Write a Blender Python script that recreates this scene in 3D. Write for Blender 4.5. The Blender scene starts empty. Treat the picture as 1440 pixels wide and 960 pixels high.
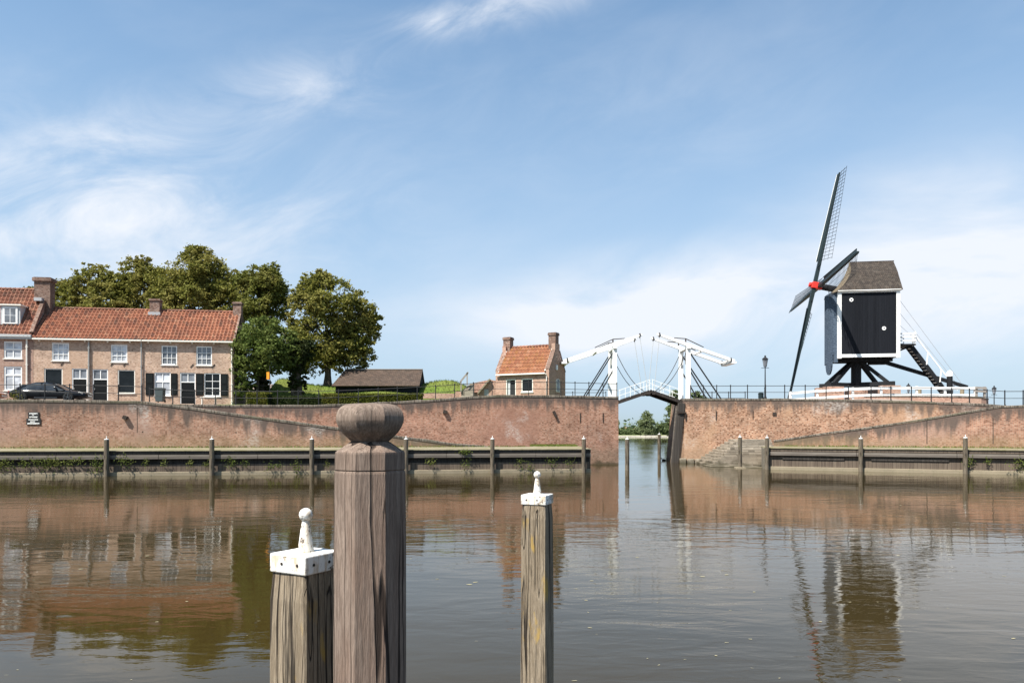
import bpy, math, random
import numpy as np
from mathutils import Vector, Matrix
rnd = random.Random(7)
R = math.radians
S = bpy.context.scene
COL = S.collection
# ------------------------------------------------------------------ survey helpers
# eye point of the photograph and its focal length in pixels; used only to turn
# measurements read off the photograph into metres on the ground
FPX, CX, HY, EYE = 1040.0, 720.0, 605.0, 2.5
def z_at(py, Y): return EYE + (HY - py) / FPX * Y
def x_at(px, Y): return (px - CX) / FPX * Y
def on_line(px, A, B):
    k = (px - CX) / FPX
    dx, dy = B[0] - A[0], B[1] - A[1]
    t = (k * A[1] - A[0]) / (dx - k * dy)
    return (A[0] + t * dx, A[1] + t * dy)
def lerp(a, b, t): return a + (b - a) * t
def interp(x, pts):
    if x <= pts[0][0]: return pts[0][1]
    for (x0, y0), (x1, y1) in zip(pts, pts[1:]):
        if x <= x1: return lerp(y0, y1, (x - x0) / (x1 - x0))
    return pts[-1][1]
def smooth(t):
    t = max(0.0, min(1.0, t)); return t * t * (3 - 2 * t)

# ------------------------------------------------------------------ objects
MW = {}
def tag(o, label=None, cat=None, group=None, kind=None):
    if label: o['label'] = label
    if cat: o['category'] = cat
    if group: o['group'] = group
    if kind: o['kind'] = kind
    return o
def thing(name, label, cat, loc=(0, 0, 0), rz=0.0, group=None):
    o = bpy.data.objects.new(name, None); COL.objects.link(o)
    o.empty_display_size = 0.3
    o.location = loc; o.rotation_euler = (0, 0, rz)
    tag(o, label, cat, group)
    MW[o.name] = Matrix.Translation(Vector(loc)) @ Matrix.Rotation(rz, 4, 'Z')
    return o
def copy_tree(o, parent=None):
    c = o.copy(); COL.objects.link(c)
    if parent is not None: c.parent = parent
    for ch in list(o.children): copy_tree(ch, c)
    return c

class MB:
    def __init__(s): s.v = []; s.f = []; s.uv = None
    def add(s, vs, fs):
        n = len(s.v); s.v.extend([tuple(p) for p in vs])
        s.f.extend([tuple(i + n for i in f) for f in fs]); return s
    def quad(s, a, b, c, d): return s.add([a, b, c, d], [(0, 1, 2, 3)])
    def box(s, x0, x1, y0, y1, z0, z1):
        return s.add([(x0,y0,z0),(x1,y0,z0),(x1,y1,z0),(x0,y1,z0),(x0,y0,z1),(x1,y0,z1),(x1,y1,z1),(x0,y1,z1)],
                     [(0,3,2,1),(4,5,6,7),(0,1,5,4),(1,2,6,5),(2,3,7,6),(3,0,4,7)])
    def bar(s, p0, p1, w, h, up=(0, 0, 1), w1=None, h1=None):
        p0, p1 = Vector(p0), Vector(p1); d = (p1 - p0).normalized(); up = Vector(up)
        if abs(d.dot(up)) > 0.98: up = Vector((0, 1, 0)) if abs(d.y) < 0.9 else Vector((1, 0, 0))
        a = d.cross(up).normalized(); b = a.cross(d).normalized()
        w1 = w if w1 is None else w1; h1 = h if h1 is None else h1
        vs = []
        for p, ww, hh in ((p0, w, h), (p1, w1, h1)):
            vs += [p - a*ww/2 - b*hh/2, p + a*ww/2 - b*hh/2, p + a*ww/2 + b*hh/2, p - a*ww/2 + b*hh/2]
        return s.add(vs, [(3,2,1,0),(4,5,6,7),(0,1,5,4),(1,2,6,5),(2,3,7,6),(3,0,4,7)])
    def tube(s, p0, p1, r, r1=None, n=8):
        p0, p1 = Vector(p0), Vector(p1); d = (p1 - p0).normalized()
        up = Vector((0,0,1)) if abs(d.z) < 0.95 else Vector((1,0,0))
        a = d.cross(up).normalized(); b = a.cross(d).normalized(); r1 = r if r1 is None else r1
        vs = []
        for p, rr in ((p0, r), (p1, r1)):
            vs += [p + a*rr*math.cos(2*math.pi*i/n) + b*rr*math.sin(2*math.pi*i/n) for i in range(n)]
        fs = [(i, (i+1) % n, n + (i+1) % n, n + i) for i in range(n)]
        return s.add(vs, fs + [tuple(range(n-1, -1, -1)), tuple(range(n, 2*n))])
    def path(s, pts, r, n=6):
        for a, b in zip(pts, pts[1:]): s.tube(a, b, r, n=n)
        return s
    def loft(s, cx, cy, rz, n=16, rot=0.0, apothem=False):
        k = 1 / math.cos(math.pi / n) if apothem else 1.0
        vs = []
        for r, z in rz:
            vs += [(cx + r*k*math.cos(rot + 2*math.pi*i/n), cy + r*k*math.sin(rot + 2*math.pi*i/n), z) for i in range(n)]
        fs = []
        for j in range(len(rz) - 1):
            for i in range(n):
                i2 = (i + 1) % n
                fs.append((j*n + i, j*n + i2, (j+1)*n + i2, (j+1)*n + i))
        fs.append(tuple(range(n - 1, -1, -1))); m = (len(rz) - 1) * n
        fs.append(tuple(range(m, m + n)))
        return s.add(vs, fs)
    def prism(s, poly, org, ex, ey, ez):
        """poly in (ex, ey) plane at org, extruded by vector ez"""
        org, ex, ey, ez = Vector(org), Vector(ex), Vector(ey), Vector(ez); n = len(poly)
        a = [org + ex*p[0] + ey*p[1] for p in poly]; b = [p + ez for p in a]
        return s.add(a + b, [tuple(range(n - 1, -1, -1)), tuple(range(n, 2*n))] + [(i, (i+1) % n, n + (i+1) % n, n + i) for i in range(n)])
    def build(s, name, mat, parent=None, world=False, smooth=False, bevel=0, uv=None, attr2=None, fix=True):
        me = bpy.data.meshes.new(name)
        vs = s.v
        if world and parent is not None:
            inv = MW[parent.name].inverted(); vs = [tuple(inv @ Vector(p)) for p in vs]
        me.from_pydata(vs, [], s.f); me.update()
        if fix:
            import bmesh
            bm = bmesh.new(); bm.from_mesh(me); bmesh.ops.recalc_face_normals(bm, faces=bm.faces[:]); bm.to_mesh(me); bm.free()
        L = len(me.loops)
        layer = me.uv_layers.new(name='UVMap')
        if uv is not None:                       # uv given per vertex
            idx = np.zeros(L, dtype=np.int32); me.loops.foreach_get('vertex_index', idx)
            layer.data.foreach_set('uv', np.asarray(uv, dtype=np.float32)[idx].ravel())
        else:
            arr = np.zeros((L, 2), dtype=np.float32)
            for p in me.polygons:
                n = p.normal
                if abs(n.z) > 0.95: u = Vector((1,0,0)); v = Vector((0,1,0))
                else:
                    u = Vector((-n.y, n.x, 0)).normalized(); v = n.cross(u)
                    if v.z < 0: v = -v
                for li in p.loop_indices:
                    c = me.vertices[me.loops[li].vertex_index].co
                    arr[li] = (c.dot(u), c.dot(v))
            layer.data.foreach_set('uv', arr.ravel())
        if attr2 is not None:
            l2 = me.uv_layers.new(name='Rel')
            idx = np.zeros(L, dtype=np.int32); me.loops.foreach_get('vertex_index', idx)
            l2.data.foreach_set('uv', np.asarray(attr2, dtype=np.float32)[idx].ravel())
        if smooth: me.polygons.foreach_set('use_smooth', [True] * len(me.polygons))
        me.materials.append(mat)
        o = bpy.data.objects.new(name, me); COL.objects.link(o)
        if parent is not None:
            o.parent = parent; MW[o.name] = MW.get(parent.name, Matrix())
        if bevel:
            m = o.modifiers.new('edge', 'BEVEL'); m.width = bevel; m.segments = 2; m.limit_method = 'ANGLE'; m.angle_limit = R(30)
        return o

# ------------------------------------------------------------------ node helpers
class NT:
    def __init__(s, name):
        s.m = bpy.data.materials.new(name); s.m.use_nodes = True
        s.t = s.m.node_tree; s.t.nodes.clear()
        s.out = s.n('ShaderNodeOutputMaterial')
    def n(s, typ, **kw):
        nd = s.t.nodes.new(typ)
        for k, v in kw.items(): setattr(nd, k, v)
        return nd
    def l(s, a, b): s.t.links.new(a, b)
    def sv(s, sock, v):
        if isinstance(v, bpy.types.NodeSocket): s.l(v, sock)
        elif isinstance(v, (tuple, list)) and len(v) == 3 and sock.type == 'RGBA': sock.default_value = (*v, 1)
        else: sock.default_value = v
    def coord(s, kind='Object', scale=(1, 1, 1)):
        if kind == 'UV' or kind == 'Rel':
            c = s.n('ShaderNodeUVMap'); c.uv_map = 'UVMap' if kind == 'UV' else 'Rel'; o = c.outputs[0]
        elif kind == 'World': o = s.n('ShaderNodeNewGeometry').outputs['Position']
        else: o = s.n('ShaderNodeTexCoord').outputs[kind]
        if scale != (1, 1, 1):
            m = s.n('ShaderNodeMapping'); m.inputs['Scale'].default_value = scale; s.l(o, m.inputs[0]); o = m.outputs[0]
        return o
    def noise(s, vec, scale=1.0, detail=4, rough=0.55, dist=0.0):
        nd = s.n('ShaderNodeTexNoise'); s.l(vec, nd.inputs['Vector'])
        nd.inputs['Scale'].default_value = scale; nd.inputs['Detail'].default_value = detail
        nd.inputs['Roughness'].default_value = rough; nd.inputs['Distortion'].default_value = dist
        return nd.outputs['Fac']
    def ramp(s, fac, lo, hi, a=0.0, b=1.0):
        nd = s.n('ShaderNodeMapRange'); nd.interpolation_type = 'SMOOTHSTEP'
        s.sv(nd.inputs['Value'], fac)
        nd.inputs['From Min'].default_value = lo; nd.inputs['From Max'].default_value = hi
        nd.inputs['To Min'].default_value = a; nd.inputs['To Max'].default_value = b
        return nd.outputs[0]
    def math(s, op, a, b=0.0, c=None):
        nd = s.n('ShaderNodeMath', operation=op); s.sv(nd.inputs[0], a); s.sv(nd.inputs[1], b)
        if c is not None: s.sv(nd.inputs[2], c)
        return nd.outputs[0]
    def mix(s, fac, a, b, blend='MIX'):
        nd = s.n('ShaderNodeMix', data_type='RGBA', blend_type=blend)
        s.sv(nd.inputs[0], fac); s.sv(nd.inputs[6], a); s.sv(nd.inputs[7], b); return nd.outputs[2]
    def sep(s, v):
        nd = s.n('ShaderNodeSeparateXYZ'); s.l(v, nd.inputs[0]); return nd.outputs
    def bump(s, h, strength=0.5, dist=0.02, nrm=None):
        nd = s.n('ShaderNodeBump'); s.l(h, nd.inputs['Height'])
        nd.inputs['Strength'].default_value = strength; nd.inputs['Distance'].default_value = dist
        if nrm is not None: s.l(nrm, nd.inputs['Normal'])
        return nd.outputs[0]
    def pbr(s, col, rough=0.8, nrm=None, metal=0.0, spec=0.3, ior=None, coat=0.0):
        p = s.n('ShaderNodeBsdfPrincipled'); s.sv(p.inputs['Base Color'], col); s.sv(p.inputs['Roughness'], rough)
        p.inputs['Metallic'].default_value = metal; p.inputs['Specular IOR Level'].default_value = spec
        if ior: p.inputs['IOR'].default_value = ior
        if coat: p.inputs['Coat Weight'].default_value = coat
        if nrm is not None: s.l(nrm, p.inputs['Normal'])
        s.l(p.outputs[0], s.out.inputs[0]); return p
M = {}
def mat_plain(name, col, rough=0.6, var=0.15, scale=3.0, bump=0.2, metal=0, spec=0.3, dirt=None, dirt_amt=0.4, coat=0):
    t = NT(name); c = t.coord('Object')
    n1 = t.noise(c, scale, 5); n2 = t.noise(c, scale * 7, 3)
    lo = tuple(x * (1 - var) for x in col); hi = tuple(min(1, x * (1 + var)) for x in col)
    k = t.mix(n1, lo, hi)
    if dirt: k = t.mix(t.math('MULTIPLY', t.ramp(n2, 0.5, 0.75), dirt_amt), k, dirt)
    t.pbr(k, rough, t.bump(n2, bump, 0.01), metal, spec, coat=coat); M[name] = t.m; return t.m
# ------------------------------------------------------------------ materials
def mat_brick(name, c1, c2, mortar, top_dark=0.0, white=0.0, tide=0.0, bw=0.22, bh=0.065, moss=0.0, bump=0.5, patch=None, var=0.35, spk=1.0):
    t = NT(name); uv = t.coord('UV'); w = t.coord('World')
    b = t.n('ShaderNodeTexBrick'); t.l(uv, b.inputs['Vector'])
    b.inputs['Scale'].default_value = 1.0; b.inputs['Brick Width'].default_value = bw; b.inputs['Row Height'].default_value = bh
    b.inputs['Mortar Size'].default_value = 0.013; b.inputs['Mortar Smooth'].default_value = 0.3; b.inputs['Bias'].default_value = 0.1
    b.inputs['Color1'].default_value = (*c1, 1); b.inputs['Color2'].default_value = (*c2, 1); b.inputs['Mortar'].default_value = (*mortar, 1)
    big = t.noise(w, 0.22, 5, 0.6); mid = t.noise(w, 1.1, 5, 0.6); fine = t.noise(t.coord('World', (1, 1, 2.4)), 5.0, 5, 0.75)
    brk = t.n('ShaderNodeTexWhiteNoise'); 
    sn = t.n('ShaderNodeVectorMath', operation='SNAP'); t.l(uv, sn.inputs[0]); sn.inputs[1].default_value = (bw * 0.5, bh, 1); t.l(sn.outputs[0], brk.inputs['Vector'])
    col = t.mix(t.ramp(brk.outputs['Value'], 0.55, 1.0, 0, .85*spk), b.outputs['Color'], tuple(x * 0.38 for x in c2))
    col = t.mix(t.ramp(brk.outputs['Value'], 0.25, 0.0, 0, .55*spk), col, tuple(min(1, x * 1.25) for x in mortar))
    lum = t.n('ShaderNodeMapRange'); t.l(mid, lum.inputs[0]); lum.inputs[1].default_value = .25; lum.inputs[2].default_value = .75
    lum.inputs[3].default_value = 1 - var; lum.inputs[4].default_value = 1 + var
    hv = t.n('ShaderNodeCombineXYZ'); [t.l(lum.outputs[0], hv.inputs[i]) for i in range(3)]
    col = t.mix(1.0, col, hv.outputs[0], 'MULTIPLY')
    if patch: col = t.mix(t.math('MULTIPLY', t.ramp(big, 0.5, 0.62), 0.6), col, patch)
    col = t.mix(t.math('MULTIPLY', t.ramp(fine, 0.54, 0.70), 0.45), col, tuple(min(1, x * 1.1) for x in mortar))
    col = t.mix(t.math('MULTIPLY', t.ramp(fine, 0.46, 0.32), 0.45*spk), col, tuple(x * 0.4 for x in c2))
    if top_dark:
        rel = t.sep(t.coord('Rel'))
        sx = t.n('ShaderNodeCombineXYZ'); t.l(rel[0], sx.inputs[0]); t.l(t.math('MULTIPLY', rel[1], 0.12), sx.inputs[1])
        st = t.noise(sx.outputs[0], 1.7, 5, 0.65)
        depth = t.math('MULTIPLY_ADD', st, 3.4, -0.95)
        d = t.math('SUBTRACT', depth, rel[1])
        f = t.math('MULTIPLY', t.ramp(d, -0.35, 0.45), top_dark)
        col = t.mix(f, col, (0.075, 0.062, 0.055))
    if white:
        wv = t.coord('World', (0.55, 0.55, 0.42))
        wn = t.noise(wv, 0.8, 3, 0.5); 
        col = t.mix(t.math('MULTIPLY', t.math('MULTIPLY', t.ramp(wn, 0.58, 0.70), t.ramp(fine, 0.42, 0.58)), white), col, (0.5, 0.46, 0.42))
    if tide:
        z = t.sep(w)[2]
        zz = t.math('ADD', z, t.math('MULTIPLY_ADD', mid, 1.0, -0.5))
        col = t.mix(t.math('MULTIPLY', t.ramp(zz, 1.6, 0.7), tide * 0.55), col, (0.15, 0.12, 0.085))
        col = t.mix(t.math('MULTIPLY', t.ramp(zz, 0.35, 0.0), tide), col, (0.045, 0.04, 0.022))
    if moss:
        z = t.sep(w)[2]
        zz = t.math('ADD', z, t.math('MULTIPLY_ADD', mid, 1.2, -0.6))
        col = t.mix(t.math('MULTIPLY', t.ramp(zz, 2.5, 1.5), moss), col, (0.23, 0.17, 0.085))
    h = t.math('ADD', t.math('MULTIPLY', b.outputs['Fac'], -0.6), t.math('MULTIPLY', fine, 0.5))
    t.pbr(col, 0.92, t.bump(h, bump, 0.015), spec=0.15); M[name] = t.m
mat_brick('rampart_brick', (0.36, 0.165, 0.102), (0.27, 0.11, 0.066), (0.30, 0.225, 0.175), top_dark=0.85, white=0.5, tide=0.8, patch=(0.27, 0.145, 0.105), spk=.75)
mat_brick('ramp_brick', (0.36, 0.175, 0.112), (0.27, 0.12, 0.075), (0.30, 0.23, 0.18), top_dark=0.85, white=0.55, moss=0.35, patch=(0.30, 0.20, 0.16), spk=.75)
mat_brick('sunny_brick', (0.36, 0.185, 0.108), (0.27, 0.125, 0.07), (0.33, 0.25, 0.19), top_dark=0.8, white=0.5, tide=0.6, patch=(0.38, 0.24, 0.15))
mat_brick('coping_brick', (0.16, 0.125, 0.10), (0.10, 0.085, 0.07), (0.17, 0.155, 0.13), bw=0.1, bh=0.2, patch=(0.10, 0.095, 0.06))
mat_brick('yellow_brick', (0.47, 0.31, 0.215), (0.38, 0.225, 0.15), (0.46, 0.37, 0.30), var=0.24, patch=(0.40, 0.27, 0.185), spk=.62)
mat_brick('red_brick', (0.34, 0.18, 0.13), (0.27, 0.135, 0.095), (0.38, 0.31, 0.26), var=0.15, spk=.4)
mat_brick('house_brick', (0.42, 0.235, 0.17), (0.34, 0.175, 0.12), (0.42, 0.31, 0.25), var=0.2, patch=(0.36, 0.25, 0.19), spk=.6)
mat_brick('chimney_brick', (0.25, 0.13, 0.09), (0.17, 0.085, 0.06), (0.25, 0.20, 0.17), patch=(0.13, 0.09, 0.07))
mat_brick('stone_brick', (0.36, 0.31, 0.25), (0.28, 0.24, 0.19), (0.22, 0.19, 0.15), bw=0.9, bh=0.16, tide=0.7, patch=(0.24, 0.21, 0.16))

def mat_tiles(name, cols, lichen=0.2):
    t = NT(name); uv = t.coord('UV'); w = t.coord('World')
    fl = t.n('ShaderNodeVectorMath', operation='FLOOR'); t.l(uv, fl.inputs[0])
    wn = t.n('ShaderNodeTexWhiteNoise'); t.l(fl.outputs[0], wn.inputs['Vector'])
    c = t.mix(t.ramp(wn.outputs['Value'], 0.1, 0.9), cols[0], cols[1])
    c = t.mix(t.ramp(wn.outputs['Value'], 0.78, 0.95, 0, .7), c, cols[2])
    c = t.mix(t.ramp(wn.outputs['Value'], 0.12, 0.0, 0, .4), c, (0.34, 0.20, 0.13))
    big = t.noise(w, 0.5, 5, 0.6); fine = t.noise(w, 5.0, 4, 0.65)
    c = t.mix(t.math('MULTIPLY', t.ramp(big, 0.46, 0.68), 0.55), c, cols[2])
    c = t.mix(t.math('MULTIPLY', t.ramp(fine, 0.52, 0.7), lichen), c, (0.42, 0.33, 0.20))
    # laps: a thin dark line where each tile meets the next
    fr = t.n('ShaderNodeVectorMath', operation='FRACTION'); t.l(uv, fr.inputs[0]); s = t.sep(fr.outputs[0])
    line = t.math('MAXIMUM', t.math('MULTIPLY', t.ramp(s[1], 0.12, 0.0), .5), t.ramp(s[0], 0.2, 0.0))
    c = t.mix(t.math('MULTIPLY', line, 0.8), c, (0.07, 0.035, 0.025))
    t.pbr(c, 0.8, t.bump(fine, 0.3, 0.02), spec=0.25); M[name] = t.m
mat_tiles('pantile', ((0.31, 0.125, 0.070), (0.225, 0.085, 0.05), (0.13, 0.065, 0.045)), 0.2)
mat_tiles('pantile_orange', ((0.31, 0.135, 0.07), (0.23, 0.09, 0.05), (0.27, 0.125, 0.045)), 0.25)
mat_tiles('pantile_brown', ((0.28, 0.115, 0.07), (0.19, 0.075, 0.048), (0.11, 0.058, 0.042)), 0.28)

def mat_shingle(name, a, b, lichen, bw=0.16, bh=0.14):
    t = NT(name); uv = t.coord('UV'); w = t.coord('World')
    br = t.n('ShaderNodeTexBrick'); t.l(uv, br.inputs['Vector']); br.inputs['Scale'].default_value = 1
    br.inputs['Brick Width'].default_value = bw; br.inputs['Row Height'].default_value = bh; br.inputs['Mortar Size'].default_value = 0.012
    br.inputs['Color1'].default_value = (*a, 1); br.inputs['Color2'].default_value = (*b, 1); br.inputs['Mortar'].default_value = (*[x * .3 for x in b], 1)
    fine = t.noise(w, 3.0, 5, 0.65)
    c = t.mix(t.math('MULTIPLY', t.ramp(fine, 0.48, 0.7), 0.4), br.outputs['Color'], lichen)
    rows = t.math('FRACT', t.math('DIVIDE', t.sep(uv)[1], bh))
    t.pbr(c, 0.85, t.bump(t.math('ADD', t.math('MULTIPLY', rows, -1.0), fine), 0.6, 0.02), spec=0.2); M[name] = t.m
mat_shingle('roof_shingle', (0.070, 0.055, 0.044), (0.038, 0.031, 0.027), (0.105, 0.09, 0.074))
mat_shingle('sunlit_hood_shingle', (0.30, 0.235, 0.155), (0.19, 0.15, 0.10), (0.30, 0.25, 0.19))  # lighter tan than the roof sides: sunlight on the hood put into the colour
mat_shingle('shed_shingle', (0.085, 0.058, 0.043), (0.052, 0.038, 0.030), (0.12, 0.09, 0.072), 0.3, 0.16)
mat_shingle('slate_shingle', (0.072, 0.10, 0.14), (0.05, 0.072, 0.105), (0.10, 0.125, 0.155), 0.14, 0.14)

def mat_boards(name, a, b, width=0.16, axis=0, rough=0.75, streak=None, streak_amt=0.5, spec=0.25):
    t = NT(name); uv = t.coord('UV'); s = t.sep(uv)
    k = t.math('DIVIDE', s[axis], width)
    wn = t.n('ShaderNodeTexWhiteNoise', noise_dimensions='1D'); t.l(t.math('FLOOR', k), wn.inputs['W'])
    mp = t.n('ShaderNodeMapping'); t.l(uv, mp.inputs[0]); mp.inputs['Scale'].default_value = (14, 0.8, 1) if axis == 0 else (0.8, 14, 1)
    g = t.noise(mp.outputs[0], 1.0, 5, 0.65)
    c = t.mix(wn.outputs['Value'], a, b)
    c = t.mix(t.math('MULTIPLY', t.ramp(g, 0.4, 0.7), streak_amt), c, streak or tuple(x * 0.5 for x in b))
    fr = t.math('FRACT', k); gap = t.math('MAXIMUM', t.ramp(fr, 0.08, 0.0), t.ramp(fr, 0.92, 1.0))
    c = t.mix(t.math('MULTIPLY', gap, 0.3 if name == 'black_boards' else 0.7), c, tuple(x * 0.3 for x in b))
    h = t.math('SUBTRACT', t.math('MULTIPLY', g, 0.4), gap)
    t.pbr(c, rough, t.bump(h, 0.5, 0.012), spec=spec); M[name] = t.m
mat_boards('black_boards', (0.0065, 0.0075, 0.0105), (0.0105, 0.012, 0.016), 0.2, 0, 0.75, (0.015, 0.016, 0.02), 0.5, spec=0.12)
mat_boards('quay_boards', (0.115, 0.088, 0.066), (0.075, 0.056, 0.043), 0.22, 0, 0.85, (0.165, 0.132, 0.10), 0.55)
mat_boards('quay_beam', (0.14, 0.12, 0.10), (0.09, 0.075, 0.064), 0.25, 1, 0.85, (0.24, 0.21, 0.18), 0.5)
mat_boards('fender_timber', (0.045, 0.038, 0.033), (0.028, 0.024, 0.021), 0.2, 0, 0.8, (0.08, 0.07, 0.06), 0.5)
mat_boards('bridge_underside', (0.05, 0.04, 0.034), (0.03, 0.025, 0.022), 0.2, 0, 0.8)

def mat_post(name, a, b, c_red, dark, dark_amt, green=None, crk=0.9, bmp=0.010):
    """weathered upright timber: vertical grain, drying cracks, stains; object space, metres"""
    t = NT(name); o = t.coord('Object')
    wv = t.n('ShaderNodeVectorMath', operation='ADD'); nz_ = t.n('ShaderNodeTexNoise'); t.l(t.coord('Object', (2, 2, 1.6)), nz_.inputs[0]); nz_.inputs['Scale'].default_value = 1.0
    sc_ = t.n('ShaderNodeVectorMath', operation='SCALE'); t.l(nz_.outputs['Color'], sc_.inputs[0]); sc_.inputs['Scale'].default_value = 0.05
    t.l(o, wv.inputs[0]); t.l(sc_.outputs[0], wv.inputs[1])
    def wc(s_):
        mp = t.n('ShaderNodeMapping'); t.l(wv.outputs[0], mp.inputs[0]); mp.inputs['Scale'].default_value = s_; return mp.outputs[0]
    g = t.noise(wc((62, 62, 3.2)), 1.0, 6, 0.72, 0.1)
    g2 = t.noise(wc((210, 210, 14)), 1.0, 4, 0.65)
    big = t.noise(t.coord('Object', (5, 5, 0.8)), 1.0, 4, 0.55, 0.6)
    col = t.mix(t.ramp(g, 0.34, 0.66), tuple(x * .8 for x in a), tuple(x * 1.06 for x in b))
    col = t.mix(t.math('MULTIPLY', t.ramp(big, 0.42, 0.66), 0.55), col, c_red)
    col = t.mix(t.math('MULTIPLY', t.ramp(g2, 0.42, 0.66), 0.6), col, tuple(x * 0.55 for x in a))
    # drying cracks: thin level lines of a stretched noise
    cn = t.noise(wc((7.5, 7.5, 0.16)), 1.0, 2, 0.4, 0.0)
    band = t.math('ABSOLUTE', t.math('SUBTRACT', cn, 0.5))
    cn2 = t.noise(wc((14, 14, 0.3)), 1.3, 1.5, 0.4, 0.0)
    band2 = t.math('ABSOLUTE', t.math('SUBTRACT', cn2, 0.55))
    gate = t.ramp(t.noise(t.coord('Object', (3, 3, 1.1)), 1.0, 2), 0.40, 0.52)
    crack = t.math('MULTIPLY', t.math('MAXIMUM', t.ramp(band, 0.016, 0.005), t.ramp(band2, 0.011, 0.003)), gate)
    if dark_amt:
        dn = t.noise(t.coord('Object', (9, 9, 0.55)), 1.0, 5, 0.7, 0.3)
        col = t.mix(t.math('MULTIPLY', t.ramp(dn, 0.53, 0.62), dark_amt), col, dark)
    if green:
        yn = t.noise(t.coord('Object', (7, 7, 2.2)), 1.0, 4, 0.6)
        col = t.mix(t.math('MULTIPLY', t.ramp(yn, 0.60, 0.70), 0.75), col, green)
    col = t.mix(t.math('MULTIPLY', crack, crk), col, (0.018, 0.013, 0.011))
    h = t.math('SUBTRACT', t.math('ADD', t.math('MULTIPLY', g, 0.6), t.math('MULTIPLY', g2, 0.35)), t.math('MULTIPLY', crack, 1.8*crk))
    t.pbr(col, 0.88, t.bump(h, 1.0, bmp), spec=0.15); M[name] = t.m
mat_post('dolphin_wood', (0.19, 0.139, 0.110), (0.255, 0.196, 0.158), (0.175, 0.11, 0.08), (0.07, 0.052, 0.042), 0.2)
mat_post('head_wood', (0.17, 0.126, 0.1), (0.24, 0.187, 0.15), (0.14, 0.092, 0.07), (0.05, 0.04, 0.032), 0.3, None, 0.12, 0.005)
mat_post('pile_wood', (0.225, 0.175, 0.12), (0.32, 0.26, 0.19), (0.185, 0.145, 0.10), (0.022, 0.018, 0.015), 0.9, (0.42, 0.27, 0.06))
mat_post('far_pile_wood', (0.135, 0.11, 0.08), (0.20, 0.165, 0.125), (0.105, 0.085, 0.062), (0.06, 0.05, 0.04), 0.6, (0.20, 0.18, 0.09))

def mat_cap():
    t = NT('white_cap_paint'); o = t.coord('Object'); n = t.noise(o, 30, 5, 0.7); m = t.noise(o, 8, 4, 0.6); f = t.noise(o, 110, 4, 0.7); e = t.noise(t.coord('Object', (26, 26, 7)), 1.0, 5, 0.7)
    nz = t.sep(t.n('ShaderNodeNewGeometry').outputs['Normal'])[2]; side = t.ramp(nz, 0.75, 0.3)
    c = t.mix(t.math('MULTIPLY', t.ramp(m, 0.40, 0.70), 0.7), (0.74, 0.73, 0.70), (0.56, 0.53, 0.46))
    c = t.mix(t.math('MULTIPLY', t.ramp(f, 0.55, 0.72), 0.35), c, (0.42, 0.39, 0.33))
    c = t.mix(t.math('MULTIPLY', t.math('MULTIPLY', t.ramp(e, 0.46, 0.62), side), 0.75), c, (0.45, 0.33, 0.20))
    chips = t.math('MULTIPLY', t.ramp(n, 0.535, 0.575), t.ramp(m, 0.40, 0.50))
    chips = t.math('MULTIPLY', chips, t.math('MULTIPLY_ADD', side, 0.9, 0.1))
    c = t.mix(t.math('MULTIPLY', chips, 0.92), c, t.mix(t.ramp(f, .4, .6), (0.16, 0.11, 0.075), (0.06, 0.045, 0.035)))
    t.pbr(c, 0.55, t.bump(t.math('SUBTRACT', f, chips), 0.35, 0.003), spec=0.3); M['white_cap_paint'] = t.m
mat_cap()
mat_plain('white_paint', (0.78, 0.78, 0.76), 0.5, 0.05, 2.0, 0.1, dirt=(0.55, 0.52, 0.46), dirt_amt=0.35)
mat_plain('cream_paint', (0.70, 0.67, 0.60), 0.55, 0.06, 2.0, 0.1)
mat_plain('grey_paint', (0.42, 0.43, 0.43), 0.5, 0.08, 2.0, 0.1)
mat_plain('rail_metal', (0.018, 0.020, 0.023), 0.6, 0.2, 4.0, 0.1, spec=0.2, dirt=(0.10, 0.06, 0.04), dirt_amt=0.3)
mat_plain('black_timber', (0.012, 0.0135, 0.016), 0.7, 0.3, 3.0, 0.3, spec=0.15, dirt=(0.05, 0.045, 0.04), dirt_amt=0.4)
mat_plain('dark_green_paint', (0.016, 0.026, 0.029), 0.5, 0.15, 3.0, 0.1, spec=0.2)
mat_plain('black_shutter', (0.009, 0.010, 0.011), 0.6, 0.15, 3.0, 0.1, spec=0.1)
mat_plain('door_paint', (0.012, 0.014, 0.014), 0.5, 0.15, 3.0, 0.1, spec=0.12)
mat_plain('red_paint', (0.62, 0.035, 0.025), 0.45, 0.12, 2.0, 0.1)
mat_plain('iron', (0.03, 0.024, 0.02), 0.8, 0.3, 5.0, 0.3, dirt=(0.12, 0.055, 0.025), dirt_amt=0.5)
mat_plain('zinc', (0.34, 0.33, 0.31), 0.5, 0.12, 2.0, 0.1, metal=0.3)
mat_plain('concrete', (0.235, 0.195, 0.135), 0.9, 0.25, 1.5, 0.5, dirt=(0.17, 0.155, 0.10), dirt_amt=0.7)
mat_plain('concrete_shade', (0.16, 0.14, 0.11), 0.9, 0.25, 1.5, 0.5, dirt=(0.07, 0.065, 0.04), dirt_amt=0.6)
mat_plain('paving', (0.24, 0.19, 0.16), 0.9, 0.2, 1.0, 0.4)
mat_plain('lead', (0.35, 0.35, 0.36), 0.6, 0.1, 2.0, 0.1)
mat_plain('bark', (0.075, 0.06, 0.045), 0.9, 0.3, 6.0, 0.8)
mat_plain('bin_plastic', (0.055, 0.07, 0.07), 0.45, 0.08, 3.0, 0.05)
mat_plain('grey_wood', (0.27, 0.24, 0.21), 0.85, 0.2, 5.0, 0.4)
mat_plain('car_black', (0.006, 0.0065, 0.008), 0.1, 0.0, 1.0, 0.0, spec=0.22)
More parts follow.
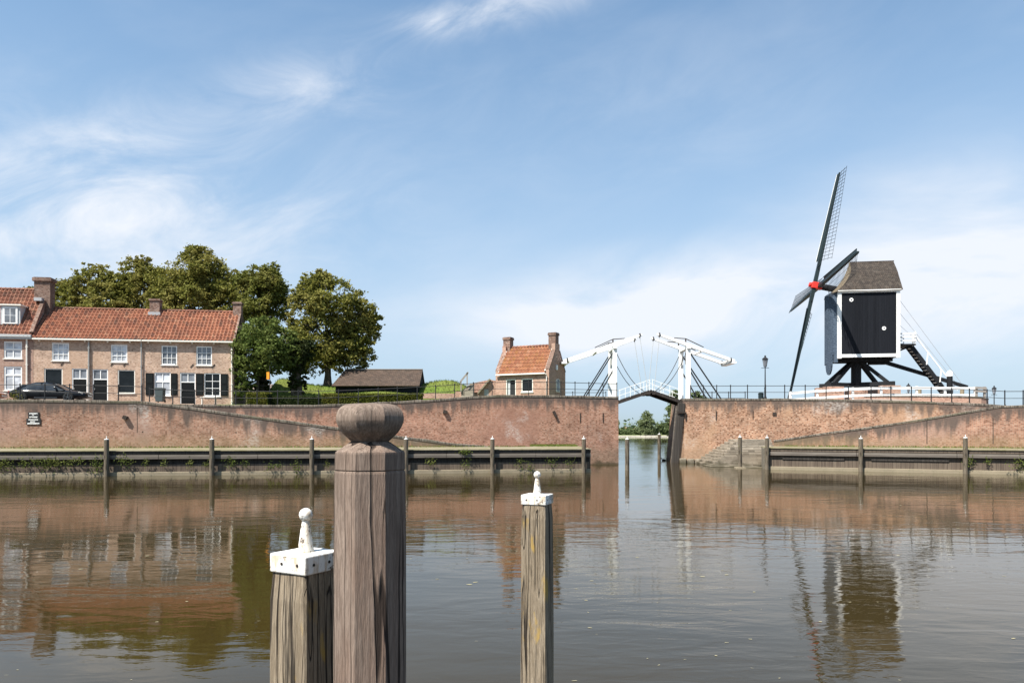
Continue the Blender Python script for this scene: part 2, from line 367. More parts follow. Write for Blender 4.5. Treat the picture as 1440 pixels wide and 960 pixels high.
mat_plain('car_orange', (0.32, 0.085, 0.018), 0.2, 0.0, 1.0, 0.0, spec=0.5, coat=1.0)
mat_plain('rubber', (0.012, 0.012, 0.012), 0.85, 0.1, 5.0, 0.1)
mat_plain('alloy', (0.14, 0.14, 0.145), 0.35, 0.05, 3.0, 0.0, metal=0.9)
mat_plain('orange_cloth', (0.75, 0.28, 0.02), 0.8, 0.1, 3.0, 0.1)
mat_plain('sign_black', (0.02, 0.021, 0.022), 0.6, 0.1, 3.0, 0.1)
mat_plain('bird_black', (0.008, 0.008, 0.009), 0.7, 0.1, 8.0, 0.2)
mat_plain('bird_white', (0.7, 0.68, 0.62), 0.7, 0.05, 8.0, 0.1)
mat_plain('lamp_lens', (0.55, 0.55, 0.5), 0.15, 0.05, 3.0, 0.0)
mat_plain('tail_lens', (0.35, 0.02, 0.01), 0.2, 0.05, 3.0, 0.0)
mat_plain('curtain', (0.62, 0.63, 0.64), 0.8, 0.12, 4.0, 0.2)
mat_plain('earth', (0.10, 0.085, 0.06), 0.95, 0.25, 1.0, 0.5)
mat_plain('lime_stone', (0.50, 0.46, 0.38), 0.9, 0.15, 2.0, 0.3)
mat_plain('debris', (0.30, 0.27, 0.17), 0.9, 0.3, 3.0, 0.2)

def mat_glass(name, col, rough=0.06):
    t = NT(name); c = t.coord('Object'); n = t.noise(c, 1.3, 3)
    k = t.mix(t.ramp(n, 0.4, 0.65), col, tuple(x * 1.8 for x in col))
    t.pbr(k, rough, t.bump(t.noise(c, 2.0, 2), 0.15, 0.02), spec=0.3); M[name] = t.m
mat_glass('dark_glass', (0.006, 0.007, 0.008), .05)
mat_glass('grey_glass', (0.12, 0.13, 0.145))
mat_glass('curtain_glass', (0.34, 0.355, 0.38), 0.2)
mat_glass('car_glass', (0.02, 0.024, 0.03), 0.04)

def mat_leaf(name, a, b, c, trans=0.34):
    t = NT(name)
    g = t.n('ShaderNodeNewGeometry'); r = g.outputs['Random Per Island']
    big = t.noise(g.outputs['Position'], 0.45, 3)
    k = t.mix(r, a, b); k = t.mix(t.math('MULTIPLY', t.ramp(big, 0.42, 0.62), 0.7), k, c)
    p = t.n('ShaderNodeBsdfPrincipled'); t.sv(p.inputs['Base Color'], k); p.inputs['Roughness'].default_value = 0.65
    p.inputs['Specular IOR Level'].default_value = 0.12
    tr = t.n('ShaderNodeBsdfTranslucent'); t.sv(tr.inputs[0], k)
    mx = t.n('ShaderNodeMixShader'); mx.inputs[0].default_value = trans
    t.l(p.outputs[0], mx.inputs[1]); t.l(tr.outputs[0], mx.inputs[2]); t.l(mx.outputs[0], t.out.inputs[0]); M[name] = t.m
mat_leaf('lime_leaf', (0.215, 0.205, 0.046), (0.13, 0.14, 0.029), (0.25, 0.22, 0.065))
mat_leaf('lime_leaf_dark', (0.175, 0.18, 0.04), (0.105, 0.122, 0.027), (0.205, 0.19, 0.052))
mat_leaf('bush_leaf', (0.12, 0.158, 0.036), (0.07, 0.102, 0.024), (0.15, 0.175, 0.046))
mat_leaf('hedge_leaf', (0.13, 0.135, 0.022), (0.075, 0.09, 0.015), (0.15, 0.14, 0.03))
mat_leaf('hazy_willow_leaf', (0.19, 0.225, 0.105), (0.13, 0.165, 0.07), (0.20, 0.23, 0.12))  # paled a little, distance haze put into the willow's colour
mat_leaf('hazy_far_leaf', (0.13, 0.165, 0.065), (0.09, 0.12, 0.05), (0.15, 0.185, 0.08))  # leaf colours lightened to carry the haze of distance
mat_leaf('ivy_shade_leaf', (0.035, 0.05, 0.014), (0.02, 0.03, 0.009), (0.045, 0.055, 0.018))  # real ivy, and the painted shade of the hedges
mat_leaf('weed_leaf', (0.12, 0.15, 0.03), (0.06, 0.085, 0.018), (0.14, 0.15, 0.04))
mat_leaf('grass_blade', (0.13, 0.17, 0.03), (0.08, 0.12, 0.02), (0.17, 0.17, 0.05))
def mat_grass(name, a, b, c):
    t = NT(name); w = t.coord('World'); n = t.noise(w, 1.5, 6, 0.7); m = t.noise(w, 0.25, 3)
    k = t.mix(t.ramp(n, 0.35, 0.65), a, b); k = t.mix(t.math('MULTIPLY', t.ramp(m, 0.45, 0.65), 0.6), k, c)
    t.pbr(k, 0.95, t.bump(n, 0.8, 0.08), spec=0.1); M[name] = t.m
mat_grass('grass', (0.10, 0.145, 0.025), (0.065, 0.10, 0.018), (0.14, 0.15, 0.04))
mat_grass('far_grass', (0.11, 0.14, 0.04), (0.08, 0.11, 0.03), (0.14, 0.15, 0.06))
mat_grass('mossy_deck', (0.22, 0.19, 0.13), (0.15, 0.135, 0.07), (0.25, 0.22, 0.165))

def mat_water():
    t = NT('canal_water'); w = t.coord('World')
    calm = t.ramp(t.noise(t.coord('World', (0.05, 0.09, 1)), 1.0, 3), 0.38, 0.62, 0.25, 1.0)
    a = t.noise(t.coord('World', (0.55, 1.25, 1)), 1.0, 2, 0.5, 0.4)
    b = t.noise(t.coord('World', (1.8, 4.2, 1)), 1.0, 3, 0.55, 0.6)
    c = t.noise(t.coord('World', (7, 16, 1)), 1.0, 2, 0.5, 0.3)
    h = t.math('ADD', t.math('MULTIPLY', a, 0.019), t.math('ADD', t.math('MULTIPLY', b, 0.006), t.math('MULTIPLY', c, 0.0007)))
    h = t.math('MULTIPLY', h, calm)
    nb = t.n('ShaderNodeBump'); t.l(h, nb.inputs['Height']); nb.inputs['Strength'].default_value = 1.0; nb.inputs['Distance'].default_value = 1.0
    n = t.noise(w, 0.3, 4)
    col = t.mix(n, (0.034, 0.0225, 0.0062), (0.027, 0.0195, 0.0058))
    p = t.pbr(col, 0.03, nb.outputs[0], spec=0.5, ior=1.31); M['canal_water'] = t.m
mat_water()
# ------------------------------------------------------------------ ground, water, far bank
def L2(pts):                      # polyline: y as a function of x
    return lambda x: interp(x, pts) if pts[0][0] <= x <= pts[-1][0] else (
        pts[0][1] + (x - pts[0][0]) * (pts[1][1] - pts[0][1]) / (pts[1][0] - pts[0][0]) if x < pts[0][0] else
        pts[-1][1] + (x - pts[-1][0]) * (pts[-1][1] - pts[-2][1]) / (pts[-1][0] - pts[-2][0]))
DECK = 1.39
QL = ((-27.5, 39.9), (4.75, 44.3))              # front of the left timber quay
QR = ((16.3, 47.5), (28.9, 41.7))               # front of the right timber quay
FL = ((-32.2, 46.5), (1.21, 50.5))              # face of the left ramp wall
BL = ((-25.75, 51.0), (7.8, 54.2))              # face of the left rampart
CR = (12.95, 57.0)                              # right corner of the channel
BR = (CR, (33.0, 50.9))                         # face of the right rampart
FR = ((18.6, 52.2), (32.0, 46.3))               # face of the right ramp wall
def ly(seg): return L2(seg)
yQL, yFL, yBL, yBR, yFR, yQR = map(ly, (QL, FL, BL, BR, FR, QR))

m = MB(); m.quad((-4000, -400, -1.6), (4000, -400, -1.6), (4000, 7000, -1.6), (-4000, 7000, -1.6))
tag(m.build('ground', M['earth']), 'dark silty bed lying under the harbour water', 'ground', kind='structure')
m = MB(); m.quad((-900, -120, 0), (900, -120, 0), (900, 290, 0), (-900, 290, 0))
tag(m.build('water', M['canal_water']), 'rippled brown harbour water mirroring the walls and the sky', 'water', kind='structure')
m = MB()
nx = 60
xs = [-900 + 1800 * i / nx for i in range(nx + 1)]
rows = [(284, -0.6), (288, 0.3), (289.5, 0.75), (296, 1.0), (330, 1.2), (7000, 1.5)]
vs = []; fs = []
for x in xs:
    for j, (y, z) in enumerate(rows):
        vs.append((x if j < 5 else x * 5, y + (0.8 * math.sin(x * 0.11) + 0.5 * math.sin(x * .37) if j < 3 else 0), z))
k = len(rows)
for i in range(nx):
    for j in range(k - 1): fs.append((i*k + j, (i+1)*k + j, (i+1)*k + j + 1, i*k + j + 1))
m.add(vs, fs)
tag(m.build('far_bank', M['far_grass'], smooth=True), 'low green bank across the river', 'bank', kind='structure')
m = MB()
for i in range(40):
    x0 = 20 + i * 2.0
    m.bar((x0, 287.2 + .2 * math.sin(i), 0.1), (x0 + 1.9, 287.2 + .2 * math.sin(i + 1), 0.1), 1.6, 0.9)
tag(m.build('shore_stones', M['lime_stone'], bevel=0.1), 'pale stone edge along the far river bank', 'shore', kind='structure')

# land behind the left rampart: street, then the grass mound
def zl_base(x): return interp(x, [(-90, 4.22), (-14, 4.12), (-8, 4.15), (-2, 4.6), (1, 4.75), (8, 4.8)])
def mound(x, y):
    y0 = 56.6 if x > -20 else lerp(63.0, 56.6, smooth((x + 22) / 2.5))
    g = smooth((y - y0) / 7.0) * 2.35
    g *= smooth((0.2 - x) / 6.0)
    if x < -45: g *= smooth((x + 70) / 20)
    return g + 0.12 * math.sin(x * .9 + y * .5) * (1 if g > .4 else 0)
def zl(x, y):
    z = zl_base(x) + mound(x, y)
    if x < -19: z += 0.3 * smooth((y - 51) / 4)
    return z
def heightfield(x0, x1, nx, ylo, yhi, ny, zf, drop=6):
    m = MB(); vs = []; fs = []
    for i in range(nx + 1):
        x = lerp(x0, x1, i / nx); a = ylo(x); b = yhi(x)
        for j in range(ny + 1):
            y = lerp(a, b, j / ny); vs.append((x, y, zf(x, y)))
        vs.append((x, b + drop, -1.2))
    k = ny + 2
    for i in range(nx):
        for j in range(ny + 1): fs.append((i*k + j, (i+1)*k + j, (i+1)*k + j + 1, i*k + j + 1))
    m.add(vs, fs)
    for X, off in ((x0, 0), (x1, nx * k)):          # end skirts
        for j in range(ny):
            p, q = vs[off + j], vs[off + j + 1]
            m.quad(p, q, (q[0], q[1], -1.2), (p[0], p[1], -1.2))
    return m
ylo_l = lambda x: (yFL(x) if x < -24 else lerp(yFL(-24), yBL(-23), smooth(x + 24)) if x < -23 else yBL(x)) + 0.45
m = heightfield(-90, -21.6, 70, ylo_l, lambda x: 84, 30, zl)
tag(m.build('street', M['paving'], smooth=True), 'brick paved street in front of the house row', 'street', kind='structure')
m = heightfield(-21.6, 7.6, 84, ylo_l, lambda x: lerp(84, 62, smooth((x + 6) / 12)), 40, zl)
tag(m.build('grass_bank', M['grass'], smooth=True), 'grassy rampart bank rising behind the hedge and shed', 'bank', kind='structure')
# land behind the right rampart with the mill mound
MILL = (27.95, 60.07)
def zr(x, y):
    z = interp(x, [(13, 4.8), (20, 4.7), (28, 4.45), (33, 4.1), (90, 4.0)])
    d = math.hypot(x - MILL[0], y - MILL[1])
    return z + (4.85 - z) * smooth((7.0 - d) / 1.6)
m = heightfield(13.35, 90, 90, lambda x: (yBR(x) if x < 33 else 50.9 - (x - 33) * .2) + 0.45, lambda x: lerp(61.2, 88, smooth((x - 16) / 8)), 50, zr, .3)
tag(m.build('mill_yard', M['paving'], smooth=True), 'paved yard round the windmill on the right rampart', 'yard', kind='structure')

# ------------------------------------------------------------------ walls
def wall(name, label, cat, mat, pts, thick=0.5, zbot=-1.0, batter=0.0, coping=True, cop_h=0.16, n_per=0.8, cap_end=True):
    """pts: (x, y, ztop) along the face, facing -Y"""
    loc = (pts[0][0], pts[0][1], 0)
    t = thing(name, label, cat, loc)
    P = []
    for (a, b) in zip(pts, pts[1:]):
        n = max(1, int(math.dist(a[:2], b[:2]) / n_per))
        for i in range(n): P.append(tuple(lerp(a[k], b[k], i / n) for k in range(3)))
    P.append(pts[-1])
    vs = []; uv = []; rel = []; fs = []; u = 0; N = 8
    for i, p in enumerate(P):
        if i: u += math.dist(P[i-1][:2], p[:2])
        q = P[min(i + 1, len(P) - 1)]; o = P[max(i - 1, 0)]
        d = Vector((q[0]-o[0], q[1]-o[1], 0)).normalized(); nrm = Vector((d.y, -d.x, 0))
        top = p[2] - (cop_h if coping else 0) + 0.015 * math.sin(u * 1.3) 
        for j in range(N + 1):
            z = lerp(zbot, top, j / N)
            pos = Vector((p[0], p[1], z)) + nrm * (batter * (1 - j / N))
            vs.append(tuple(pos)); uv.append((u, z)); rel.append((u, p[2] - z))
        for z in (top, zbot):
            pos = Vector((p[0], p[1], z)) - nrm * thick
            vs.append(tuple(pos)); uv.append((u, z + .5)); rel.append((u, 0.4 if z == top else 3))
    k = N + 3
    for i in range(len(P) - 1):
        for j in range(N + 2): fs.append((i*k + j, (i+1)*k + j, (i+1)*k + j + 1, i*k + j + 1))
    for off in ((0, (len(P) - 1) * k) if cap_end else ()):
        fs.append(tuple(off + j for j in range(k)))
    m = MB(); m.add(vs, fs)
    m.build('brickwork', mat, t, world=True, uv=uv, attr2=rel)
    if coping:
        c = MB(); cv = []; cf = []; cuv = []; u = 0
        for i, p in enumerate(P):
            if i: u += math.dist(P[i-1][:2], p[:2])
            q = P[min(i + 1, len(P) - 1)]; o = P[max(i - 1, 0)]
            d = Vector((q[0]-o[0], q[1]-o[1], 0)).normalized(); nrm = Vector((d.y, -d.x, 0)); b = Vector((p[0], p[1], p[2]))
            wob = 0.012 * math.sin(u * 2.1) + rnd.uniform(-.012, .012)
            ring = [(0.03, -cop_h), (0.035, -0.03 + wob), (0.0, wob), (-thick, wob), (-thick, -cop_h)]
            for r, h in ring: cv.append(tuple(b + nrm * r + Vector((0, 0, h))))
            cuv += [(u, 0), (u, .14), (u, .2), (u, .2 + thick), (u, .4 + thick)]
        for i in range(len(P) - 1):
            for j in range(5): cf.append((i*5 + j, (i+1)*5 + j, (i+1)*5 + (j+1) % 5, i*5 + (j+1) % 5))
        cf += [tuple(range(4, -1, -1)), tuple((len(P) - 1) * 5 + j for j in range(5))]
        c.add(cv, cf); c.build('coping', M['coping_brick'], t, world=True, uv=cuv)
    return t
def on_face(t, seg, px, py, w_px, h_px, name, mat, proud=0.04, tilt=0, thick=None):
    x, y = on_line(px, *seg); z = z_at(py, y)
    d = Vector((seg[1][0]-seg[0][0], seg[1][1]-seg[0][1], 0)).normalized(); n = Vector((d.y, -d.x, 0))
    s = y / FPX
    m = MB(); c = Vector((x, y, z)); up = Vector((0, 0, 1)); up = (up * math.cos(tilt) + d * math.sin(tilt))
    m.bar(c + n * (-0.05) , c + n * proud, w_px * s, h_px * s, up=up)
    return m.build(name, mat, t, world=True)

# left ramp wall (the ramp goes down to the quay on the right)
zt = [(-12, 0)]
def fl(px, py): p = on_line(px, *FL); return (p[0], p[1], z_at(py, p[1]))
pts = [(-75, yFL(-75), 4.32), fl(-40, 562), fl(40, 561.5), fl(120, 562.5), fl(190, 563.5), fl(205, 564.5), fl(270, 572.5), fl(340, 582.5), fl(473, 600.4), fl(559, 612), fl(640, 623), fl(716, 629.5)]
w1 = wall('ramp_wall', 'long brown brick wall on the left whose top slopes down to the quay', 'wall', M['ramp_brick'], pts, thick=0.42, zbot=-0.6)
on_face(w1, FL, 177, 587, 5.5, 5, 'drain_spout', M['iron'], 0.25, 0.35)
for px, py in ((200.5, 607), (332, 608), (116, 605), (3, 603)): on_face(w1, FL, px, py, 1.6, 1.6, 'weep_hole', M['iron'], 0.004)
on_face(w1, FL, 193, 590, 0.7, 36, 'wall_joint', M['iron'], 0.006)
# left rampart
def bl(px, py): p = on_line(px, *BL); return (p[0], p[1], z_at(py, p[1]))
pts = [(-25.2, yBL(-25.2), 4.32), bl(265, 568.3), bl(330, 569), bl(440, 569), bl(500, 567), bl(600, 562), bl(660, 557.5), bl(700, 555.3), bl(780, 555.5), (7.8, 54.2, z_at(557.5, 54.2))]
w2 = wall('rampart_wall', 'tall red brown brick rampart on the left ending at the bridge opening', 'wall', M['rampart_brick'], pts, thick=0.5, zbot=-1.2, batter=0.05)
for px in (816, 848): on_face(w2, BL, px, 587, 1.1, 13, 'wall_anchor', M['iron'], 0.05)
on_face(w2, BL, 626, 579, 5.5, 4.5, 'drain_spout', M['iron'], 0.25, 0.35)
on_face(w2, BL, 780, 582, 3.6, 9, 'drain_spout', M['iron'], 0.2, -0.45)
# the flank of the left rampart along the channel
m = MB(); zt_ = z_at(557.5, 54.2)
m.box(7.3, 7.8, 54.75, 61.5, -1.2, zt_ - 0.02)
m.build('flank_brickwork', M['rampart_brick'], w2, world=True, attr2=[(p[1], zt_ - p[2]) for p in m.v])
# right rampart
def br(px, py): p = on_line(px, *BR); return (p[0], p[1], z_at(py, p[1]))
pts = [(CR[0] + 0.32, CR[1], z_at(560, 57)), br(1060, 560), br(1160, 560.5), br(1220, 562), br(1300, 564), br(1385, 567.3), br(1410, 569.5), (36, 50.3, 3.95), (70, 44, 3.9)]
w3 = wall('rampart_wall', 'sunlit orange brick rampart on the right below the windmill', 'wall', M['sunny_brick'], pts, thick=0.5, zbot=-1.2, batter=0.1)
for px in (1007, 1059): on_face(w3, BR, px, 583.5, 1.0, 12, 'wall_anchor', M['iron'], 0.05)
on_face(w3, BR, 1089, 581.5, 5, 4, 'drain_spout', M['iron'], 0.1)
zt_ = z_at(560, 57)
m = MB()                                     # battered flank along the channel
m.prism([(0.32, zt_ - .16), (-0.28, -1.2), (1.2, -1.2), (1.2, zt_ - .16)], (CR[0], CR[1] + 0.03, 0), (1, 0, 0), (0, 0, 1), (0, 4.4, 0))
m.build('flank_brickwork', M['sunny_brick'], w3, world=True, attr2=[(p[1], zt_ - p[2]) for p in m.v])
m = MB(); m.prism([(0.29, zt_ - .16), (0.29, zt_), (1.2, zt_), (1.2, zt_ - .16)], (CR[0], CR[1] + 0.5, 0), (1, 0, 0), (0, 0, 1), (0, 3.9, 0))
m.build('flank_coping', M['coping_brick'], w3, world=True)
# rough stone footing at the waterline of the right rampart
m = MB()
for i in range(14):
    x = CR[0] - 0.1 + i * 0.55; y = yBR(x) - 0.28 - 0.05 * rnd.random()
    m.bar((x, y, 0.05 + rnd.uniform(-.03, .05)), (x + .5, y - .12, 0.05 + rnd.uniform(-.03, .05)), 0.5 + .2 * rnd.random(), 0.55 + rnd.uniform(-.06, .08))
m.build('stone_footing', M['stone_brick'], w3, world=True, bevel=0.05)
# right ramp wall
def fr(px, py): p = on_line(px, *FR); return (p[0], p[1], z_at(py, p[1]))
pts = [fr(1088, 618.5), fr(1097, 617.5), fr(1150, 609.5), fr(1220, 600.2), fr(1300, 588.2), fr(1360, 578), fr(1405, 570.3), fr(1450, 569), (46, 40.2, 3.85), (80, 25.3, 3.85)]
w4 = wall('ramp_wall', 'pale red brick wall on the right whose top slopes down toward the stone steps', 'wall', M['ramp_brick'], pts, thick=0.42, zbot=-0.6, cop_h=0.13)
for px in (1303.5, 1396.5): on_face(w4, FR, px, 606, 1.0, 36, 'wall_joint', M['iron'], 0.006)
# ramps behind those walls
def ramp(name, label, mat, fw, segf, segb, x0, x1, prof):
    m = MB(); n = 24; vs = []; fs = []
    for i in range(n + 1):
        x = lerp(x0, x1, i / n); z = prof(x)
        vs += [(x, segf(x) + 0.4, z), (x, segb(x) + 0.02, z + .05)]
    for i in range(n): fs.append((2*i, 2*i+2, 2*i+3, 2*i+1))
    m.add(vs, fs); return tag(m.build(name, mat), label, 'ramp', kind='structure')
pl = [fl(205, 564.5), fl(270, 572.5), fl(340, 582.5), fl(473, 600.4), fl(559, 612), fl(640, 623), fl(720, 630)]
ramp('ramp', 'paved ramp between the left walls', M['paving'], None, yFL, yBL, -24.5, 1.0, lambda x: interp(x, [(p[0], p[2] - .6) for p in pl]))
pr = [fr(1088, 618.5), fr(1220, 600.2), fr(1360, 578), fr(1405, 570.3)]
ramp('ramp', 'paved ramp between the right walls', M['paving'], None, yFR, yBR, 18.8, 34, lambda x: interp(x, [(p[0], p[2] - .95) for p in pr]))

# ------------------------------------------------------------------ timber quays
def quay(seg, ext0, ext1, label, dark, back_pts, deck_label):
    A, B = Vector((*seg[0], 0)), Vector((*seg[1], 0)); d = (B - A).normalized(); n = Vector((d.y, -d.x, 0))
    a = A - d * ext0; b = B + d * ext1; L = (b - a).length
    rz = math.atan2(d.y, d.x)
    t = thing('timber_quay', label, 'quay', (a.x, a.y, 0), rz)
    m = MB(); m.box(0, L, 0.02, 0.62, -1.2, 0.20); m.build('concrete_footing', M['concrete'], t, bevel=0.02)
    m = MB(); m.box(0.02, L - .02, 0.16, 0.24, 0.15, 0.62); m.build('lower_boards', M['quay_boards'], t)
    m = MB(); m.box(0.02, L - .02, 0.34 if dark else 0.24, 0.52, 0.55, 1.3); m.build('back_boards', M['fender_timber'] if dark else M['quay_boards'], t)  # left quay: shade of the recess put into darker board colour
    m = MB(); x = 0
    while x < L - .05:
        l = min(L - x, 5.3); m.box(x, x + l - .02, 0.0, 0.28, 0.91, 1.14); x += l
    m.build('waler', M['quay_beam'], t, bevel=0.01)
    m = MB(); x = 0
    while x < L - .05:
        l = min(L - x, 5.3); m.box(x, x + l - .015, 0.06, 0.3, 1.17, 1.34); x += l
    m.build('top_beam', M['fender_timber'] if dark else M['quay_boards'], t, bevel=0.01)  # left quay: dark colour paints the shaded gap under the deck edge
    if not dark:
        m = MB(); m.box(1.0, 4.6, 0.1, 0.22, .66, .76); m.box(6.1, 10.2, 0.1, 0.22, .66, .76); m.build('rubbing_strake', M['fender_timber'], t)
    m = MB()
    m.v = []; vs = [(p[0], p[1], DECK) for p in back_pts]; vs0 = [(p[0], p[1], DECK - .04) for p in back_pts]; k = len(vs)
    m.add(vs + vs0, [tuple(range(k)), tuple(range(2*k - 1, k - 1, -1))] + [(i, (i+1) % k, k + (i+1) % k, k + i) for i in range(k)])
    m.build('deck', M['mossy_deck'], t, world=True)
    return t, a, d, n
qa = Vector((*QL[0], 0)); qd = (Vector((*QL[1], 0)) - qa).normalized()
fa = qa - qd * 45
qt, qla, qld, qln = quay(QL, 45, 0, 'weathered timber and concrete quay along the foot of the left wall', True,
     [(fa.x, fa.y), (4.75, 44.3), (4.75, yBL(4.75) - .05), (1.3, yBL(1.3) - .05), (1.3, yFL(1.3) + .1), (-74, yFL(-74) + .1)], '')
qb = Vector((*QR[1], 0)); qd2 = (qb - Vector((*QR[0], 0))).normalized(); e = qb + qd2 * 30
qt2, qra, qrd, qrn = quay(QR, 0, 30, 'weathered timber and concrete quay along the foot of the right wall', False,
     [(16.3, 47.5), (e.x, e.y), (79, yFR(79) + .1), (18.6, yFR(18.6) + .1), (17.3, 51.4)], '')
# end faces
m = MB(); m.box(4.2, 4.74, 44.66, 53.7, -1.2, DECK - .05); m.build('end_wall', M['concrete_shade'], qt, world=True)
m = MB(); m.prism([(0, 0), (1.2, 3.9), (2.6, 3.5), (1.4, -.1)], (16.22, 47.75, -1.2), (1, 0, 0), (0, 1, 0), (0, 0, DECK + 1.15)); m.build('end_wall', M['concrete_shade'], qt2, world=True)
# moss and grass at the foot of the walls
def leaf_cloud(pts, size, flat=0.35, up=0.35, seed=1, aspect=1.0):
    """one quad per point, metres"""
    rng = np.random.default_rng(seed); P = np.asarray(pts, dtype=float); n = len(P)
    nrm = rng.normal(size=(n, 3)); nrm[:, 2] += up * 2; nrm /= np.linalg.norm(nrm, axis=1)[:, None]
    a = np.cross(nrm, rng.normal(size=(n, 3))); a /= np.linalg.norm(a, axis=1)[:, None] + 1e-9
    b = np.cross(nrm, a); s = size * rng.uniform(0.6, 1.3, size=(n, 1)); s2 = s * aspect
    k = rng.uniform(.15, .35, size=(n, 1))
    V = np.stack([P - a*s/2, P - b*s2/2*.7 - a*s*k*.3, P + a*s/2, P + b*s2/2*.7 + a*s*k*.3], axis=1).reshape(-1, 3)
    F = np.arange(n * 4).reshape(-1, 4)
    return V, F
def fast_mesh(name, V, F, mat, parent=None, off=(0, 0, 0)):
    me = bpy.data.meshes.new(name); n = len(V); f = len(F); V = np.asarray(V) - np.asarray(off); w = F.shape[1]
    me.vertices.add(n); me.vertices.foreach_set('co', np.asarray(V, dtype=np.float32).ravel())
    me.loops.add(f * w); me.loops.foreach_set('vertex_index', F.astype(np.int32).ravel())
    me.polygons.add(f); me.polygons.foreach_set('loop_start', np.arange(0, f * w, w, dtype=np.int32)); me.polygons.foreach_set('loop_total', np.full(f, w, dtype=np.int32))
    me.update(); me.validate(); me.materials.append(mat)
    o = bpy.data.objects.new(name, me); COL.objects.link(o)
    if parent: o.parent = parent
    return o
def blades(pts, h, seed=2):
    rng = np.random.default_rng(seed); P = np.asarray(pts, dtype=float); n = len(P)
    hh = h * rng.uniform(.4, 1.2, size=(n, 1)); an = rng.uniform(0, 6.28, n); w = .018 + .02 * rng.random((n, 1))
    d = np.stack([np.cos(an), np.sin(an), np.zeros(n)], 1); lean = np.stack([rng.normal(0, .3, n), rng.normal(0, .3, n), np.ones(n)], 1) * hh
    V = np.stack([P - d*w, P + d*w, P + lean], 1).reshape(-1, 3)
    return V, np.arange(n*3).reshape(-1, 3)
rng = np.random.default_rng(11)
pts = []
for i in range(9000):
    x = rng.uniform(-20, 0.2); y = rng.uniform(56, 68); pts.append((x, y, zl(x, y) - .02))
V, F = blades(pts, .2); tag(fast_mesh('long_grass', V, F, M['grass_blade']), 'long grass growing over the bank behind the hedge', 'grass', kind='stuff')
pts = []
for i in range(2600):
    x = rng.uniform(1.3, 4.6); y = yBL(x) - abs(rng.normal(0, .9)) - .05; pts.append((x, y, DECK))
for i in range(1700):
    x = rng.uniform(-40, 1); y = yFL(x) - abs(rng.normal(0, .25)) - .02; pts.append((x, y, DECK))
for i in range(1100):
    x = rng.uniform(19, 38); y = yFR(x) - abs(rng.normal(0, .3)) - .02; pts.append((x, y, DECK))
V, F = blades(pts, .13, 5); tag(fast_mesh('deck_grass', V, F, M['grass_blade']), 'short grass sprouting at the foot of the quay walls', 'grass', kind='stuff')

# ------------------------------------------------------------------ stone steps by the right rampart
t = thing('stone_steps', 'worn stone steps leading down to the water beside the right quay', 'steps', (14.5, 52, 0))
m = MB(); NS = 10
for i in range(NS):
    f = i / (NS - 1); zs = 0.16 + 0.19 * i; z0 = zs - 0.19 if i else -1.2
    xl = lerp(13.9, 16.35, f); yf = lerp(51.35, 53.3, f)
    m.box(xl, 18.7, yf, yf + (1.0 if i < NS - 1 else 3), z0, zs - 0.002 * i)
    # left return of each step back to the wall
    m.box(xl + .001, xl + 0.5, yf + .9, yBR(xl) + .15, z0, zs - 0.002 * i - .001)
m.build('treads', M['stone_brick'], t, world=True, bevel=0.015)
m = MB(); m.box(13.6, 16.1, 50.75, 52.6, -1.2, .09); m.box(15.6, 16.9, 49.3, 51.5, -1.2, 0.05); m.build('footing', M['stone_brick'], t, world=True, bevel=0.06)
# ------------------------------------------------------------------ mooring posts
def finial(m, cx, cy, z, s):
    m.loft(cx, cy, [(0.055*s, z), (0.052*s, z + .012*s), (0.046*s, z + .03*s), (0.030*s, z + 0.15*s), (0.022*s, z + .19*s), (0.020*s, z + 0.20*s)], 20)
    prof = []
    for i in range(9):
        a = -math.pi/2 + math.pi * (i + .35) / 8.7
        prof.append((max(0.004, 0.042*s * math.cos(a)), z + .232*s + 0.042*s * math.sin(a)))
    m.loft(cx, cy, prof, 20); return m
def near_post(px, py_top, side, rot, label, seed):
    """square pile with white lid and finial; side = pile width in metres"""
    ztop = 2.0; Y = FPX * (EYE - ztop) / (py_top - HY); X = x_at(px, Y)
    t = thing('mooring_post', label, 'post', (X, Y, ztop - 3.305), rot)
    m = MB(); h = side / 2; zs = [0, 1.6, 2.2, 2.75, 3.12, 3.233]; vs = []; fs = []
    r2 = random.Random(seed); k = 16
    prof = []
    for q in range(4):                        # slightly worn square with eased edges
        for s_ in (-.93, -.5, 0.45, .93):
            p = {0: (s_, -1), 1: (1, s_), 2: (-s_, 1), 3: (-1, -s_)}[q]; prof.append(p)
    for j, z in enumerate(zs):
        sc = h * (1 if z < 2.9 else 0.985 if z < 3.2 else .90)
        for i, (a, b) in enumerate(prof):
            wv = 1 + 0.022 * math.sin(z * 2.3 + i * 1.7 + seed) ; vs.append((a * sc * wv, b * sc * wv, z))
    for j in range(len(zs) - 1):
        for i in range(k): fs.append((j*k + i, j*k + (i+1) % k, (j+1)*k + (i+1) % k, (j+1)*k + i))
    fs.append(tuple(len(zs)*k - k + i for i in range(k)))
    m.add(vs, fs); m.build('pile', M['pile_wood'], t)
    c = MB(); c.box(-h*.99, h*.99, -h*.99, h*.99, 3.229, 3.305)
    cap = c.build('cap', M['white_cap_paint'], t, bevel=0.006)
    f = finial(MB(), 0, 0, 3.303, 0.664); f.build('finial', M['white_cap_paint'], cap, smooth=True)
    for s1 in (-.55, .3):
        b = MB(); b.tube((h * s1, -h*.985, 3.267), (h * s1, -h*1.01, 3.267), 0.0064, n=8); b.build('nail', M['iron'], cap)
        sx = -1 if rot > .5 else 1
        b = MB(); b.tube((sx*h*.985, h * s1, 3.267), (sx*h*1.01, h * s1, 3.267), 0.0064, n=8); b.build('nail', M['iron'], cap)
    return t
near_post(430, 775, 0.204, R(45 + 15), 'thick square mooring post with white lid and tall finial beside the octagonal bollard', 1)
